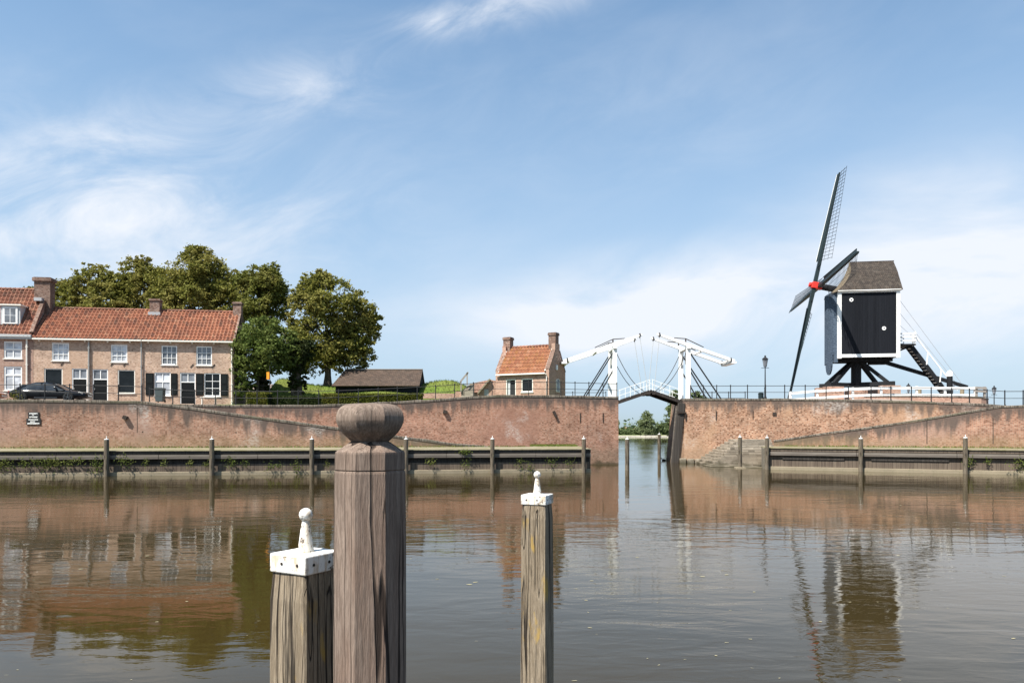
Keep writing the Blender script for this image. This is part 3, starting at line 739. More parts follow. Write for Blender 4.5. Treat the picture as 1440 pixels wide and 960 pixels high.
near_post(755.5, 694.5, 0.206, R(-20), 'slender square mooring post with white lid and finial standing right of the octagonal bollard', 4)
# the big octagonal dolphin with the carved head
Y = 2.87; X = x_at(520.5, Y); s = Y / FPX
zz = lambda py: z_at(py, Y)
t = thing('bollard_post', 'big octagonal timber bollard with a carved pumpkin shaped head', 'bollard', (X, Y, -1.4), R(-90 + 11 + 22.5))
W = 49.6 * s
body = [(W * 1.0, 0.0), (W, 1.4), (W * .99, zz(760) + 1.4), (W * .975, zz(664) + 1.4), (W * .965, zz(661.2) + 1.4), (W * .94, zz(660.6) + 1.4), (W * .94, zz(659.6) + 1.4), (W * .965, zz(659) + 1.4), (W * .955, zz(637) + 1.4), (W * .945, zz(634.5) + 1.4), (W * .58, zz(622) + 1.4), (W * .53, zz(620.5) + 1.4)]
m = MB(); m.loft(0, 0, body, 8, 0, True); m.build('shaft', M['dolphin_wood'], t, bevel=0.004)
head = [(25, 621), (26, 620), (30, 616), (38, 608), (43, 600), (45.6, 593), (46.1, 589), (45.6, 584), (43.3, 577.5), (39, 572.2), (31, 568.8), (19, 567.3), (3, 566.9)]
fine = []
for i in range(len(head) - 1):                     # round the profile between the measured points
    p0, p1, p2, p3 = (head[max(0, min(len(head) - 1, i + k))] for k in (-1, 0, 1, 2))
    for q in range(4):
        f = q/4; fine.append(tuple(.5*((2*p1[k]) + (-p0[k] + p2[k])*f + (2*p0[k] - 5*p1[k] + 4*p2[k] - p3[k])*f*f + (-p0[k] + 3*p1[k] - 3*p2[k] + p3[k])*f**3) for k in (0, 1)))
fine.append(head[-1]); head = fine
m = MB(); m.loft(0, 0, [(max(.5, r) * s, zz(y) + 1.4) for r, y in head], 8, 0, True); m.build('head', M['head_wood'], t, bevel=0.003)
# rows of square piles in front of the quays
def far_post(x, y, ztop, label, group, w=0.25, octo=True, foot=False):
    t = thing('mooring_post', label, 'post', (x, y, -1.2), rnd.uniform(-.15, .15), group)
    m = MB(); m.loft(0, 0, [(w/2, 0), (w/2, 1.0), (w/2*.97, ztop + 1.1), (w/2*.9, ztop + 1.2)], 8, R(22.5), True)
    m.build('pile', M['far_pile_wood'], t, bevel=0.01)
    c = MB(); c.loft(0, 0, [(w/2*.9, ztop + 1.201), (w/2*.88, ztop + 1.225), (w/2*.3, ztop + 1.245), (0.022, ztop + 1.25)], 8, R(22.5), True)
    cap = c.build('cap', M['white_paint'], t)
    f = MB(); f.loft(0, 0, [(0.024, ztop + 1.245), (0.014, ztop + 1.33), (0.026, ztop + 1.355), (0.016, ztop + 1.38), (0.004, ztop + 1.385)], 8); f.build('finial', M['white_paint'], cap)
    if foot:
        f = MB(); f.box(-.33, .33, -.33, .33, 0.0, 1.26); f.build('foot_block', M['concrete'], t, bevel=.03)
    return t
g = 'mooring posts along the quays'
for px, lab in ((-75, 'mooring post in front of the left quay at its far left end'),
                (151.5, 'mooring post in front of the left quay, below the left house row'),
                (299, 'mooring post in front of the left quay, second from the left in view'),
                (439, 'mooring post in front of the left quay, just left of the big bollard'),
                (571, 'mooring post half hidden behind the big bollard at the left quay'),
                (692, 'mooring post in front of the left quay, left of the slender near post'),
                (820, 'mooring post at the right end of the left quay')):
    p = on_line(px, *QL); far_post(p[0] - qln.x*-.16, p[1] + qln.y*.16, 2.0, lab, g)
for px, lab, dz in ((1079, 'mooring post at the corner of the right quay beside the stone steps', .08),
                (1210.5, 'mooring post in front of the right quay, below the windmill', .05),
                (1357, 'rightmost mooring post in view, in front of the right quay', .12)):
    p = on_line(px, *QR); far_post(p[0] + qrn.x*.16, p[1] + qrn.y*.16, 1.95 + dz, lab, g)
far_post(15.2, 49.3, 2.05, 'mooring post standing on a pale footing in front of the stone steps', g, foot=True)
far_post(x_at(882, 46.4), 46.4, 1.95, 'thin mooring post standing in open water left in the channel', g, w=.27)
far_post(x_at(927, 66), 66, 2.15, 'farther mooring post standing under the bridge by the right flank', g, w=.27)
# ------------------------------------------------------------------ plants hanging on the quays
def weed(x, y, z, w, h, n, label, seed):
    t = thing('weed_plant', label, 'plant', (x, y, z), 0, 'weeds growing on the quays')
    r = np.random.default_rng(seed)
    P = np.stack([r.normal(0, w/3, n), -abs(r.normal(0, .07, n)), r.normal(0, h/3, n)], 1)
    V, F = leaf_cloud(P, .09, seed=seed); fast_mesh('leaves', V, F, M['weed_leaf'], t)
    m = MB()
    for i in range(3):
        m.tube((0, 0.05, -h*.45), (r.normal(0, w/3), -.06, h*.35), .008, .004, 5)
    m.build('stems', M['bark'], t)
wl = [(5, 652, 26, 16, 190), (35, 651, 14, 12, 70), (50, 650, 12, 10, 60), (66, 652, 18, 15, 130), (78, 650, 14, 12, 100), (97, 651, 14, 12, 70), (112, 648, 14, 10, 60),
      (138, 653, 16, 18, 130), (171, 647, 12, 14, 60), (182, 650, 12, 10, 50), (206, 649, 10, 10, 40), (232, 650, 9, 9, 30), (268, 652, 9, 12, 45), (290, 653, 8, 8, 40), (326, 651, 14, 14, 80), (346, 652, 9, 10, 40),
      (380, 655, 12, 10, 45), (393, 655, 10, 8, 40), (419, 656, 14, 14, 100), (461, 653, 8, 8, 35), (607, 649, 10, 10, 70), (654, 636, 14, 6, 110), (655, 652, 10, 16, 60), (732, 652, 12, 12, 60), (746, 656, 9, 14, 55), (775, 650, 16, 12, 55), (801, 651, 9, 12, 45)]
ORD = 'first second third fourth fifth sixth seventh eighth ninth tenth eleventh twelfth thirteenth fourteenth fifteenth sixteenth seventeenth eighteenth nineteenth twentieth twenty-first twenty-second twenty-third twenty-fourth twenty-fifth twenty-sixth twenty-seventh twenty-eighth'.split()
sides = ['broad leafy weed', 'small tuft of weed', 'thin trailing weed', 'bushy green weed', 'scraggy weed']
for i, (px, py, w, h, n) in enumerate(wl):
    p = on_line(px, *QL); s = p[1] / FPX
    kind = 'bushy' if n > 95 else 'small' if n < 50 else 'leafy'
    where = ('at picture edge' if px < 20 else 'before the first post' if px < 151 else 'after the first post' if px < 299 else 'after the second post' if px < 439 else 'left of the bollard' if px < 480 else 'right of the bollard' if px < 692 else 'near the quay end')
    same = [q for q in wl if (('bushy' if q[4] > 95 else 'small' if q[4] < 50 else 'leafy') == kind)]
    weed(p[0] + qln.x*.03, p[1] + qln.y*.03, z_at(py, p[1]), w*s, h*s, int(n*1.3), f'{kind} green weed on left quay, {ORD[i]} from the picture edge, {where}', i)
for i, (px, py, w, h, n, lab) in enumerate([(1364, 650, 12, 14, 90, 'leafy green weed on the right quay beside the rightmost post'), (1388, 649, 7, 9, 45, 'small green weed on the right quay between post and picture edge'), (1432, 652, 22, 14, 170, 'bushy green weed on the right quay at the right picture edge')]):
    p = on_line(px, *QR); s = p[1] / FPX
    weed(p[0] + qrn.x*.03, p[1] + qrn.y*.03, z_at(py, p[1]), w*s, h*s, n, lab, 50 + i)
# drifting flecks of reed and leaf on the water
m = MB(); r = random.Random(5)
for i in range(150):
    y = r.uniform(5.6, 15) if i < 110 else r.uniform(6, 26); x = r.uniform(-.75, .75) * y; 
    if i % 3 == 0: x, y = x * .3 + r.choice([-1.2, 1.2, 2.5]), y
    a = r.uniform(0, 6.28); l = r.uniform(.012, .045) * (1 if y < 12 else 1.6); w = l * r.uniform(.15, .5)
    k = r.randint(4, 6); vs = [(x + l*math.cos(a + 6.28*j/k)*r.uniform(.5, 1), y + w*math.sin(6.28*j/k)*r.uniform(.6, 1.2) + .2*l*math.sin(a + 6.28*j/k), .004) for j in range(k)]
    m.add(vs, [tuple(range(k))])
tag(m.build('drifting_flecks', M['debris']), 'pale flecks of leaf and reed drifting on the near water', 'debris', kind='stuff')
# ------------------------------------------------------------------ houses
class Facade:
    """local frame: x along the front, y into the house, z up (world z - z0)"""
    def __init__(s, A, B, z0):
        s.A = Vector((*A, 0)); s.B = Vector((*B, 0)); s.d = (s.B - s.A).normalized(); s.L = (s.B - s.A).length
        s.rz = math.atan2(s.d.y, s.d.x); s.z0 = z0; s.seg = (A, B)
    def u(s, px): p = on_line(px, *s.seg); return (Vector((*p, 0)) - s.A).dot(s.d)
    def z(s, px, py): p = on_line(px, *s.seg); return z_at(py, p[1]) - s.z0
    def rect(s, x0, x1, y0, y1):
        xm = (x0 + x1) / 2; return (s.u(x0), s.u(x1), s.z(xm, y1), s.z(xm, y0))
def holed_wall(m, L, zb, zt, holes, depth=0.14, y=0.0, x0=0.0):
    xs = sorted({x0, L, *[h[0] for h in holes], *[h[1] for h in holes]}); zs = sorted({zb, zt, *[h[2] for h in holes], *[h[3] for h in holes]})
    for a, b in zip(xs, xs[1:]):
        for c, d in zip(zs, zs[1:]):
            cx, cz = (a+b)/2, (c+d)/2
            if any(h[0] < cx < h[1] and h[2] < cz < h[3] for h in holes): continue
            m.quad((a, y, c), (b, y, c), (b, y, d), (a, y, d))
    for h in holes:
        a, b, c, d = h
        m.quad((a, y, c), (a, y, d), (a, y+depth, d), (a, y+depth, c)); m.quad((b, y, c), (b, y+depth, c), (b, y+depth, d), (b, y, d))
        m.quad((a, y, d), (b, y, d), (b, y+depth, d), (a, y+depth, d)); m.quad((a, y, c), (a, y+depth, c), (b, y+depth, c), (b, y, c))
def window(t, h, nx, nz, frame, glass, fw=0.075, bar=0.035, sill=True, lower_split=None, label=None):
    a, b, c, d = h; y0 = 0.03; m = MB()
    m.box(a+.002, a+fw, y0, y0+.09, c+.002, d-.002); m.box(b-fw, b-.002, y0, y0+.09, c+.002, d-.002); m.box(a+fw, b-fw, y0, y0+.09, c+.002, c+fw); m.box(a+fw, b-fw, y0, y0+.09, d-fw, d-.002)
    iw, ih = b - a - 2*fw, d - c - 2*fw
    for i in range(1, nx): x = a + fw + iw*i/nx; m.box(x-bar/2, x+bar/2, y0+.02, y0+.075, c+fw, d-fw)
    for j in range(1, nz):
        z = c + fw + ih*(j/nz if lower_split is None else lower_split); bb = bar if lower_split is None else bar*1.8
        m.box(a+fw, b-fw, y0+.015, y0+.08, z-bb/2, z+bb/2)
    w = m.build('window', M[frame], t); 
    if label: w['label'] = label
    p = MB(); p.box(a+fw*.6, b-fw*.6, y0+.055, y0+.065, c+fw*.6, d-fw*.6); p.build('pane', M[glass], w)
    if sill: s_ = MB(); s_.box(a-.05, b+.05, -.06, .06, c-.06, c+.001); s_.build('sill', M['cream_paint'], w)
    return w
def door(t, h, frame='white_paint', transom=0.3, nx=2):
    a, b, c, d = h; fw = .075; y0 = .03; m = MB(); zt = d - (d - c) * transom
    m.box(a+.002, a+fw, y0, y0+.09, c, d-.002); m.box(b-fw, b-.002, y0, y0+.09, c, d-.002); m.box(a+fw, b-fw, y0, y0+.09, d-fw, d-.002)
    f = m.build('door_frame', M[frame], t)
    m = MB(); m.box(a+fw, b-fw, y0+.05, y0+.08, c, zt - .03)
    dd = m.build('door', M['door_paint'], t)
    m = MB(); w_ = b - a - 2*fw
    m.box(a+fw+.1, b-fw-.1, y0+.035, y0+.052, c+.15, c+.75); m.box(a+fw+.1, b-fw-.1, y0+.035, y0+.052, c+.9, zt-.2); m.build('door_panel', M['black_shutter'], dd)
    m = MB(); m.box(a+fw+.04, a+fw+.07, y0+.0, y0+.05, c+.95, c+1.1); m.build('handle', M['zinc'], dd)
    m = MB(); m.box(a+fw, b-fw, y0+.01, y0+.08, zt-.03, zt+.04)
    for i in range(1, nx): x = a + fw + w_*i/nx; m.box(x-.03, x+.03, y0+.02, y0+.075, zt+.04, d-fw)
    tr = m.build('transom', M[frame], t)
    p = MB(); p.box(a+fw*.6, b-fw*.6, y0+.055, y0+.065, zt, d-fw*.6); p.build('pane', M['grey_glass'], tr)
def tile_roof(m, e0, e1, r0, r1, col=0.27, row=0.36, sag=0.02):
    """pantile slope as one curved sheet: rows lap over each other, S-curve across"""
    e0, e1, r0, r1 = map(Vector, (e0, e1, r0, r1)); L = ((e1-e0).length + (r1-r0).length)/2; H = (r0-e0).length
    nc = max(2, round(L/col)); nr = max(2, round(H/row)); n = (e1-e0).cross(r0-e0).normalized()
    if n.z < 0: n = -n
    K = 4; vs = []; uv = []; fs = []
    prof = [0.05, 0.085, 0.02, -0.035]
    for j in range(nr):
        for side in (0, 1):
            tv = (j + side) / nr
            for i in range(nc*K + 1):
                tu = i/(nc*K); a = e0.lerp(e1, tu); b = r0.lerp(r1, tu); p = a.lerp(b, tv)
                h = prof[i % K] + (0.03 if side == 0 else 0.0) + sag * (math.sin(tu*L*.9 + 1) + math.sin(tv*H*1.3 + tu*L*.31)) * .6
                vs.append(tuple(p + n*h)); uv.append((min(i/K, nc-.001), j + side*.999))
    W = nc*K + 1
    for j in range(nr):
        for i in range(nc*K):
            q = j*2*W + i; fs.append((q, q+1, q+1+W, q+W))
        if j < nr - 1:
            for i in range(nc*K):
                q = (j*2+1)*W + i; fs.append((q, q+1, q+1+W, q+W))
    k = len(m.v); m.add(vs, fs)
    if m.uv is None: m.uv = [(0, 0)] * k
    m.uv += uv + [(0, 0)] * (len(m.v) - len(m.uv) - len(uv))
def chimney(m, x0, x1, y0, y1, z0, z1, cap=0.06, ch=0.16):
    m.box(x0, x1, y0, y1, z0, z1 - ch); m.box(x0-cap, x1+cap, y0-cap, y1+cap, z1-ch+.001, z1-.05); m.box(x0-cap*.3, x1+cap*.3, y0-cap*.3, y1+cap*.3, z1-.05, z1)

HA, HB = (x_at(47, 53.9), 53.9), (x_at(329, 56.0), 56.0)
Z0 = 4.35; EAVE = 9.39 - Z0; RIDGE = 11.78 - Z0; DEP = 2.3
FAC = Facade(HA, HB, Z0)
def row_house(name, label, uA, uB, uppers, lowers, right_gable=None, left_gable=False):
    p = FAC.A + FAC.d * uA
    t = thing(name, label, 'house', (p.x, p.y, Z0), FAC.rz); L = uB - uA
    sh = lambda h: (h[0]-uA, h[1]-uA, h[2], h[3])
    U = [(sh(h), *r) for h, *r in uppers]; LW = [(sh(h), *r) for h, *r in lowers]
    holes = [h for h, *r in U] + [h for h, *r in LW if r[0] != 'shutter']
    m = MB(); holed_wall(m, L, -.6, EAVE, holes)
    # back and side walls, gables
    D2 = DEP*2
    m.quad((0, D2, -.6), (L, D2, -.6), (L, D2, EAVE), (0, D2, EAVE))
    for x in (0.0, L):
        m.add([(x, 0, -.6), (x, D2, -.6), (x, D2, EAVE), (x, DEP, RIDGE - .06), (x, 0, EAVE)], [(0, 1, 2, 3, 4)])
    m.build('wall', M['yellow_brick'], t, fix=False)
    m = MB(); dz = (RIDGE - EAVE)/DEP; ov = .22
    x1 = L + .0
    tile_roof(m, (0.0, -ov, EAVE - ov*dz + .05), (x1, -ov, EAVE - ov*dz + .05), (0.0, DEP, RIDGE), (x1, DEP, RIDGE))
    tile_roof(m, (x1, D2 + ov, EAVE - ov*dz + .05), (0.0, D2 + ov, EAVE - ov*dz + .05), (x1, DEP, RIDGE), (0.0, DEP, RIDGE))
    rf = m.build('roof', M['pantile'], t, uv=m.uv, smooth=False)
    m = MB(); k = int(L/.33)
    for i in range(k): m.tube((i*L/k + .0, DEP, RIDGE + .02), ((i+1)*L/k + .015, DEP, RIDGE + .035), .095, .105, 8)
    m.build('ridge_tiles', M['pantile_brown'], rf)
    m = MB(); m.box(0.02, L-.02, -.30, -.16, EAVE - .30, EAVE - .19); 
    g = m.build('gutter', M['cream_paint'], t, bevel=.02)
    m = MB(); m.box(0.02, L-.02, -.16, -.002, EAVE - .22, EAVE - .12)
    x = .4
    while x < L: m.box(x, x+.08, -.18, -.002, EAVE - .40, EAVE - .225); x += 1.55
    m.build('gutter_bracket', M['cream_paint'], g)
    for h, kind, *r in U + LW:
        if kind == 'win': window(t, h, *r)
        elif kind == 'door': door(t, h)
        elif kind == 'shutter':
            m = MB(); a, b, c, d = h; m.box(a, b, -.05, -.012, c, d); s_ = m.build('shutter', M['black_shutter'], t)
            m = MB()
            for q in (0, 1): zc0 = c + .08 + q*(d-c)/2; m.box(a+.08, b-.08, -.062, -.051, zc0, zc0 + (d-c)/2 - .16)
            m.build('shutter_panel', M['door_paint'], s_)
    return t, L, rf
def anchors(t, xs, z):
    for x in xs:
        m = MB(); m.bar((x-.12, -.02, z-.12), (x+.1, -.02, z+.14), .04, .04); m.build('wall_anchor', M['iron'], t)
uS = FAC.u(200.5)
ta, La, rfa = row_house('terraced_house', 'long yellow brick house with two dark doors and orange tiled roof behind black car', 0.0, uS - .001,
    [(FAC.rect(73, 97, 482, 507), 'win', 3, 3, 'white_paint', 'curtain_glass'), (FAC.rect(156, 179, 484.5, 509), 'win', 3, 3, 'white_paint', 'curtain_glass')],
    [(FAC.rect(62, 88, 518, 550), 'win', 1, 1, 'cream_paint', 'dark_glass', .07), (FAC.rect(101, 123, 518, 566), 'door'), (FAC.rect(130, 152, 519, 566.5), 'door'),
     (FAC.rect(165.5, 190, 520, 553), 'win', 1, 1, 'cream_paint', 'dark_glass', .07)])
tb, Lb, rfb = row_house('terraced_house', 'yellow brick end house with black shutters on the ground floor and small paned windows', uS, FAC.L,
    [(FAC.rect(227, 249, 486, 513), 'win', 3, 3, 'white_paint', 'grey_glass'), (FAC.rect(276, 298, 487, 513.5), 'win', 3, 3, 'white_paint', 'grey_glass')],
    [(FAC.rect(205, 216.3, 524.5, 555.5), 'shutter'), (FAC.rect(217, 240, 523.5, 556.5), 'win', 2, 2, 'white_paint', 'curtain_glass', .075, .05, True, .62), (FAC.rect(240.5, 249.5, 525, 555.5), 'shutter'),
     (FAC.rect(253, 275, 524, 567.5), 'door'), (FAC.rect(275.7, 286.5, 525, 556), 'shutter'), (FAC.rect(287, 310, 524.5, 557), 'win', 2, 3, 'white_paint', 'dark_glass'), (FAC.rect(310.5, 320.5, 525.5, 556.5), 'shutter')])
anchors(ta, [FAC.u(p) for p in (88, 158, 176)], 3.05); anchors(tb, [FAC.u(p) - uS for p in (246, 270, 300)], 3.0)
# downpipes
def pipe(t, x, z0, z1, mat='cream_paint', r=.05):
    m = MB(); m.tube((x, -.09, z0), (x, -.09, z1 - .12), r, n=8); m.tube((x, -.09, z1 - .12), (x, -.22, z1), r, n=8)
    z = z0 + .6
    while z < z1: m.box(x - r*1.5, x + r*1.5, -.15, -.002, z, z+.04); z += 1.3
    m.build('downpipe', M[mat], t)
pipe(ta, FAC.u(125.5), -.3, EAVE - .28, 'zinc', .06); pipe(ta, La - .06, -.3, EAVE - .28, 'zinc'); pipe(tb, Lb - .14, -.3, EAVE - .28)
# chimneys on the row
m = MB(); x0 = Lb - .5; chimney(m, x0, x0 + .62, DEP - .32, DEP + .32, RIDGE - .9, z_at(425.5, 58.3) - Z0); m.build('chimney', M['chimney_brick'], rfb)
m = MB(); uu = on_line(219.5, (FAC.A + Vector((-FAC.d.y, FAC.d.x, 0))*DEP)[:2], (FAC.B + Vector((-FAC.d.y, FAC.d.x, 0))*DEP)[:2]); ux = (Vector((*uu, 0)) - FAC.A).dot(FAC.d) - uS
chimney(m, ux - .36, ux + .36, DEP - .36, DEP + .3, RIDGE - .7, z_at(421.5, 57.5) - Z0); m.build('chimney', M['chimney_brick'], rfb)
m = MB(); m.box(ux - .44, ux + .44, DEP - .5, DEP - .37, RIDGE - .42, RIDGE - .18); m.build('flashing', M['lead'], rfb)
m = MB(); m.box(Lb - .02, Lb + .1, -.1, .02, EAVE - .1, EAVE + .06)          # gable verge
dz = (RIDGE - EAVE)/DEP
m.bar((Lb + .04, -.15, EAVE - .1), (Lb + .04, DEP, RIDGE + .08), .14, .16); m.bar((Lb + .04, DEP*2 + .15, EAVE - .1), (Lb + .04, DEP, RIDGE + .08), .14, .16); m.build('verge', M['chimney_brick'], rfb)
# a bay window on the right gable behind the bush, and the low bench in front
w_ = MB(); w_.box(Lb + .003, Lb + .06, 1.4, 2.2, 1.5, 2.5); ww = w_.build('gable_window', M['white_paint'], tb)
w_ = MB(); w_.box(Lb + .061, Lb + .065, 1.48, 2.12, 1.58, 2.42); w_.build('pane', M['grey_glass'], ww)
bx = FAC.u(296) ; pb = FAC.A + FAC.d*bx
t = thing('bench', 'low pale bench against the end house under its right window', 'bench', (pb.x + .05, pb.y - .42, Z0), FAC.rz)
m = MB(); m.box(-.6, .6, -.2, .2, .58, .64); m.build('seat', M['cream_paint'], t)
for x in (-.5, .45): m = MB(); m.box(x, x+.06, -.17, .17, 0, .578); m.build('leg', M['cream_paint'], t)

# the taller red brick house at the left edge
p0 = FAC.A - FAC.d * 6.6; HL = 6.58
t = thing('brick_house', 'taller red brick house at the left edge with white dormer and big chimney', 'house', (p0.x, p0.y, Z0), FAC.rz)
FB = Facade((p0.x, p0.y), HA, Z0); BE = z_at(468, 53.8) - Z0; BRZ = z_at(408, 56.2) - Z0; BD = 2.4
h1 = FB.rect(5.5, 31, 480, 504); h2 = FB.rect(5.5, 31, 515, 549)
holes = [h1, h2, (h1[0]-2.6, h1[1]-2.6, h1[2], h1[3]), (h2[0]-2.6, h2[1]-2.6, h2[2], h2[3])]
m = MB(); holed_wall(m, HL, -.6, BE, holes)
m.quad((0, BD*2, -.6), (HL, BD*2, -.6), (HL, BD*2, BE), (0, BD*2, BE))
for x in (0., HL): m.add([(x, 0, -.6), (x, BD*2, -.6), (x, BD*2, BE), (x, BD, BRZ), (x, 0, BE)], [(0, 1, 2, 3, 4)])
m.build('wall', M['red_brick'], t, fix=False)
window(t, h1, 2, 2, 'white_paint', 'curtain_glass', .09, .06, True, .55); window(t, h2, 2, 2, 'white_paint', 'curtain_glass', .09, .06, True, .66)
window(t, holes[2], 2, 2, 'white_paint', 'curtain_glass', .09, .06, True, .55); window(t, holes[3], 2, 2, 'white_paint', 'curtain_glass', .09, .06, True, .66)
m = MB(); dzb = (BRZ - BE)/BD
tile_roof(m, (0, -.25, BE - .25*dzb + .06), (HL, -.25, BE - .25*dzb + .06), (0, BD, BRZ), (HL, BD, BRZ))
tile_roof(m, (HL, BD*2 + .25, BE - .25*dzb + .06), (0, BD*2 + .25, BE - .25*dzb + .06), (HL, BD, BRZ), (0, BD, BRZ))
rf = m.build('roof', M['pantile_brown'], t, uv=m.uv)
m = MB(); k = 20
for i in range(k): m.tube((i*HL/k, BD, BRZ + .02), ((i+1)*HL/k + .015, BD, BRZ + .04), .1, .11, 8)
m.build('ridge_tiles', M['pantile_brown'], rf)
m = MB(); m.box(0, HL - .02, -.34, -.002, BE - .32, BE - .14); m.box(0, HL - .02, -.26, -.002, BE - .46, BE - .321); m.build('cornice', M['grey_paint'], t)
pipe(t, FB.u(38.5), -.3, BE - .35, 'cream_paint', .06)
m = MB(); m.bar((HL - .05, -.1, BE + .02), (HL - .05, BD*.72, lerp(BE, BRZ, .72) + .12), .26, .2); m.bar((HL - .05, BD*2, BE), (HL - .05, BD, BRZ + .1), .22, .2); vg = m.build('verge', M['chimney_brick'], rf)
m = MB(); m.box(HL - .55, HL - .02, BD*.55, BD*.72, lerp(BE, BRZ, .72) + .02, lerp(BE, BRZ, .72) + .26); m.build('flashing', M['lead'], rf)
m = MB(); chimney(m, HL - .72, HL + .40, BD*.72, BD*.72 + .8, BE + .5, z_at(390.5, 55.8) - Z0, .1, .3); m.build('chimney', M['chimney_brick'], rf)
# dormer
da, db = FB.u(-3), FB.u(25); dzb_, dzt = z_at(457.5, 54.4) - Z0, z_at(431, 54.4) - Z0
m = MB(); y0 = .35
m.box(da, db, y0, y0 + 1.5, dzb_, dzt); dm = m.build('dormer', M['grey_paint'], t)
m = MB(); m.box(da - .1, db + .1, y0 - .14, y0 + 1.7, dzt + .001, dzt + .1); m.build('dormer_roof', M['cream_paint'], dm)
m = MB(); wa, wb = FB.u(2.5), FB.u(19.5); za, zb = z_at(455, 54.4) - Z0, z_at(434, 54.4) - Z0
m.box(wa - .1, wb + .1, y0 - .05, y0 - .002, za - .06, zb + .06); wf = m.build('dormer_window', M['white_paint'], dm)
m = MB(); xm = (wa + wb)/2; zm = (za + zb)/2
for (a, b) in ((wa + .04, xm - .025), (xm + .025, wb - .04)):
    for (c, d) in ((za + .04, zm - .02), (zm + .02, zb - .04)): m.box(a, b, y0 - .058, y0 - .051, c, d)
m.build('pane', M['grey_glass'], wf)
m = MB(); m.tube((HL - 1.0, BD*.55, BE + 1.2), (HL - 1.0, BD*.55, BE + 2.15), .09); m.build('flue', M['iron'], rf)

# ------------------------------------------------------------------ the small toll house by the bridge
TA, TB = (x_at(697, 58.1), 58.1), (x_at(772, 56.0), 56.0)
FT = Facade(TA, TB, 4.5); TL = FT.L; TD = 3.15
t = thing('toll_house', 'small pink brick house with steep orange roof and a chimney on each gable', 'house', (TA[0], TA[1], 4.5), FT.rz)
TE = 6.86 - 4.5; TR = z_at(483.5, 57.4) - 4.5
h1 = FT.rect(711.5, 725.5, 533, 566); h2 = FT.rect(733, 749.5, 532, 551)
m = MB(); holed_wall(m, TL, -.6, TE + .06, [h1, h2], .22)
m.quad((0, TD, -.6), (TL, TD, -.6), (TL, TD, TE), (0, TD, TE))
for x in (0, TL):                                    # gables with raised shoulders
    x0, x1 = (-.0, .30) if x == 0 else (TL - .30, TL)
    zs = [(0.0, -.6), (0.0, TE + .25), (TD*.36, TR - .55), (TD*.36, TR + .02), (TD*.64, TR + .02), (TD*.64, TR - .55), (TD, TE + .25), (TD, -.6)]
    m.prism([(p[0] + (.001 if i < 4 else 0), p[1]) for i, p in enumerate(zs)], (x0 + .002, .002, 0), (0, 1, 0), (0, 0, 1), (x1 - x0, 0, 0))
m.build('wall', M['house_brick'], t, fix=False)
m = MB(); sl = (TR - .35 - TE)/(TD/2)
tile_roof(m, (.30, -.14, TE - .02), (TL - .30, -.14, TE - .02), (.30, TD/2, TR - .1), (TL - .30, TD/2, TR - .1))
tile_roof(m, (TL - .30, TD + .14, TE - .02), (.30, TD + .14, TE - .02), (TL - .30, TD/2, TR - .1), (.30, TD/2, TR - .1))
rf = m.build('roof', M['pantile_orange'], t, uv=m.uv)
m = MB()
for i in range(14): a = .3 + (TL - .6)*i/14; m.tube((a, TD/2, TR - .08), (a + (TL-.6)/14 + .02, TD/2, TR - .06), .09, .1, 8)
m.build('ridge_tiles', M['pantile_brown'], rf)
m = MB()
for x in (.31, TL - .31):
    m.bar((x, -.05, TE + .16), (x, TD*.45, TR - .18), .07, .08)
m.build('mortar_fillet', M['cream_paint'], rf)
m = MB()
for x in (.15, TL - .15):
    m.bar((x, 0.02, TE + .27), (x, TD*.37, TR - .5), .36, .09); m.bar((x, TD, TE + .27), (x, TD*.64, TR - .5), .36, .09)
m.build('gable_coping', M['chimney_brick'], t)
for x, pt in ((0.0, 474.5), (TL - .62, 467.5)):
    yw = 57.4 if x else 59.4
    m = MB(); chimney(m, x + .0, x + .60, TD/2 - .3, TD/2 + .3, TR - .6, z_at(pt, yw) - 4.5, .05, .22); m.build('chimney', M['chimney_brick'], rf)
m = MB(); m.box(.1, TL - .25, -.24, -.10, TE - .09, TE + .02); m.build('gutter', M['cream_paint'], t, bevel=.015)
pipe(t, TL - .16, -.3, TE - .08, 'cream_paint', .035)
a, b, c, d = h1
m = MB(); m.box(a, a + .07, .02, .14, c, d - .002); m.box(b - .07, b, .02, .14, c, d - .002); m.box(a + .07, b - .07, .02, .14, d - .07, d - .002); m.build('door_frame', M['cream_paint'], t)
m = MB(); m.box(a + .07, a + .3, .14, .19, c, d - .07); m.build('door', M['grey_paint'], t)                 # the half standing ajar
m = MB(); m.box(a + .3, b - .07, .205, .215, c, d - .07); m.build('doorway_shade', M['sign_black'], t)  # black sheet paints the dark inside of the opening
window(t, h2, 1, 1, 'cream_paint', 'dark_glass', .08)
# gable window and lamp on the right side
m = MB(); gx = TL + .004; yc = TD*.52
zc0, zc1 = z_at(551, 57.3) - 4.5, z_at(535, 57.3) - 4.5
arc = [(yc + .34*math.cos(math.pi*i/8), zc1 + .14*math.sin(math.pi*i/8)) for i in range(9)]
m.prism([(yc + .34, zc0)] + arc + [(yc - .34, zc0)], (gx - .003, 0, 0), (0, 1, 0), (0, 0, 1), (.05, 0, 0)); gw = m.build('gable_window', M['cream_paint'], t)
m = MB(); arc = [(yc + .27*math.cos(math.pi*i/8), zc1 + .09*math.sin(math.pi*i/8)) for i in range(9)]
m.prism([(yc + .27, zc0 + .06)] + arc + [(yc - .27, zc0 + .06)], (gx + .048, 0, 0), (0, 1, 0), (0, 0, 1), (.01, 0, 0)); m.build('pane', M['grey_glass'], gw)
m = MB(); m.box(gx, gx + .12, yc - .42, yc - .2, z_at(520, 57) - 4.5, z_at(513, 57) - 4.5); m.build('wall_lamp', M['white_paint'], t, bevel=.03)
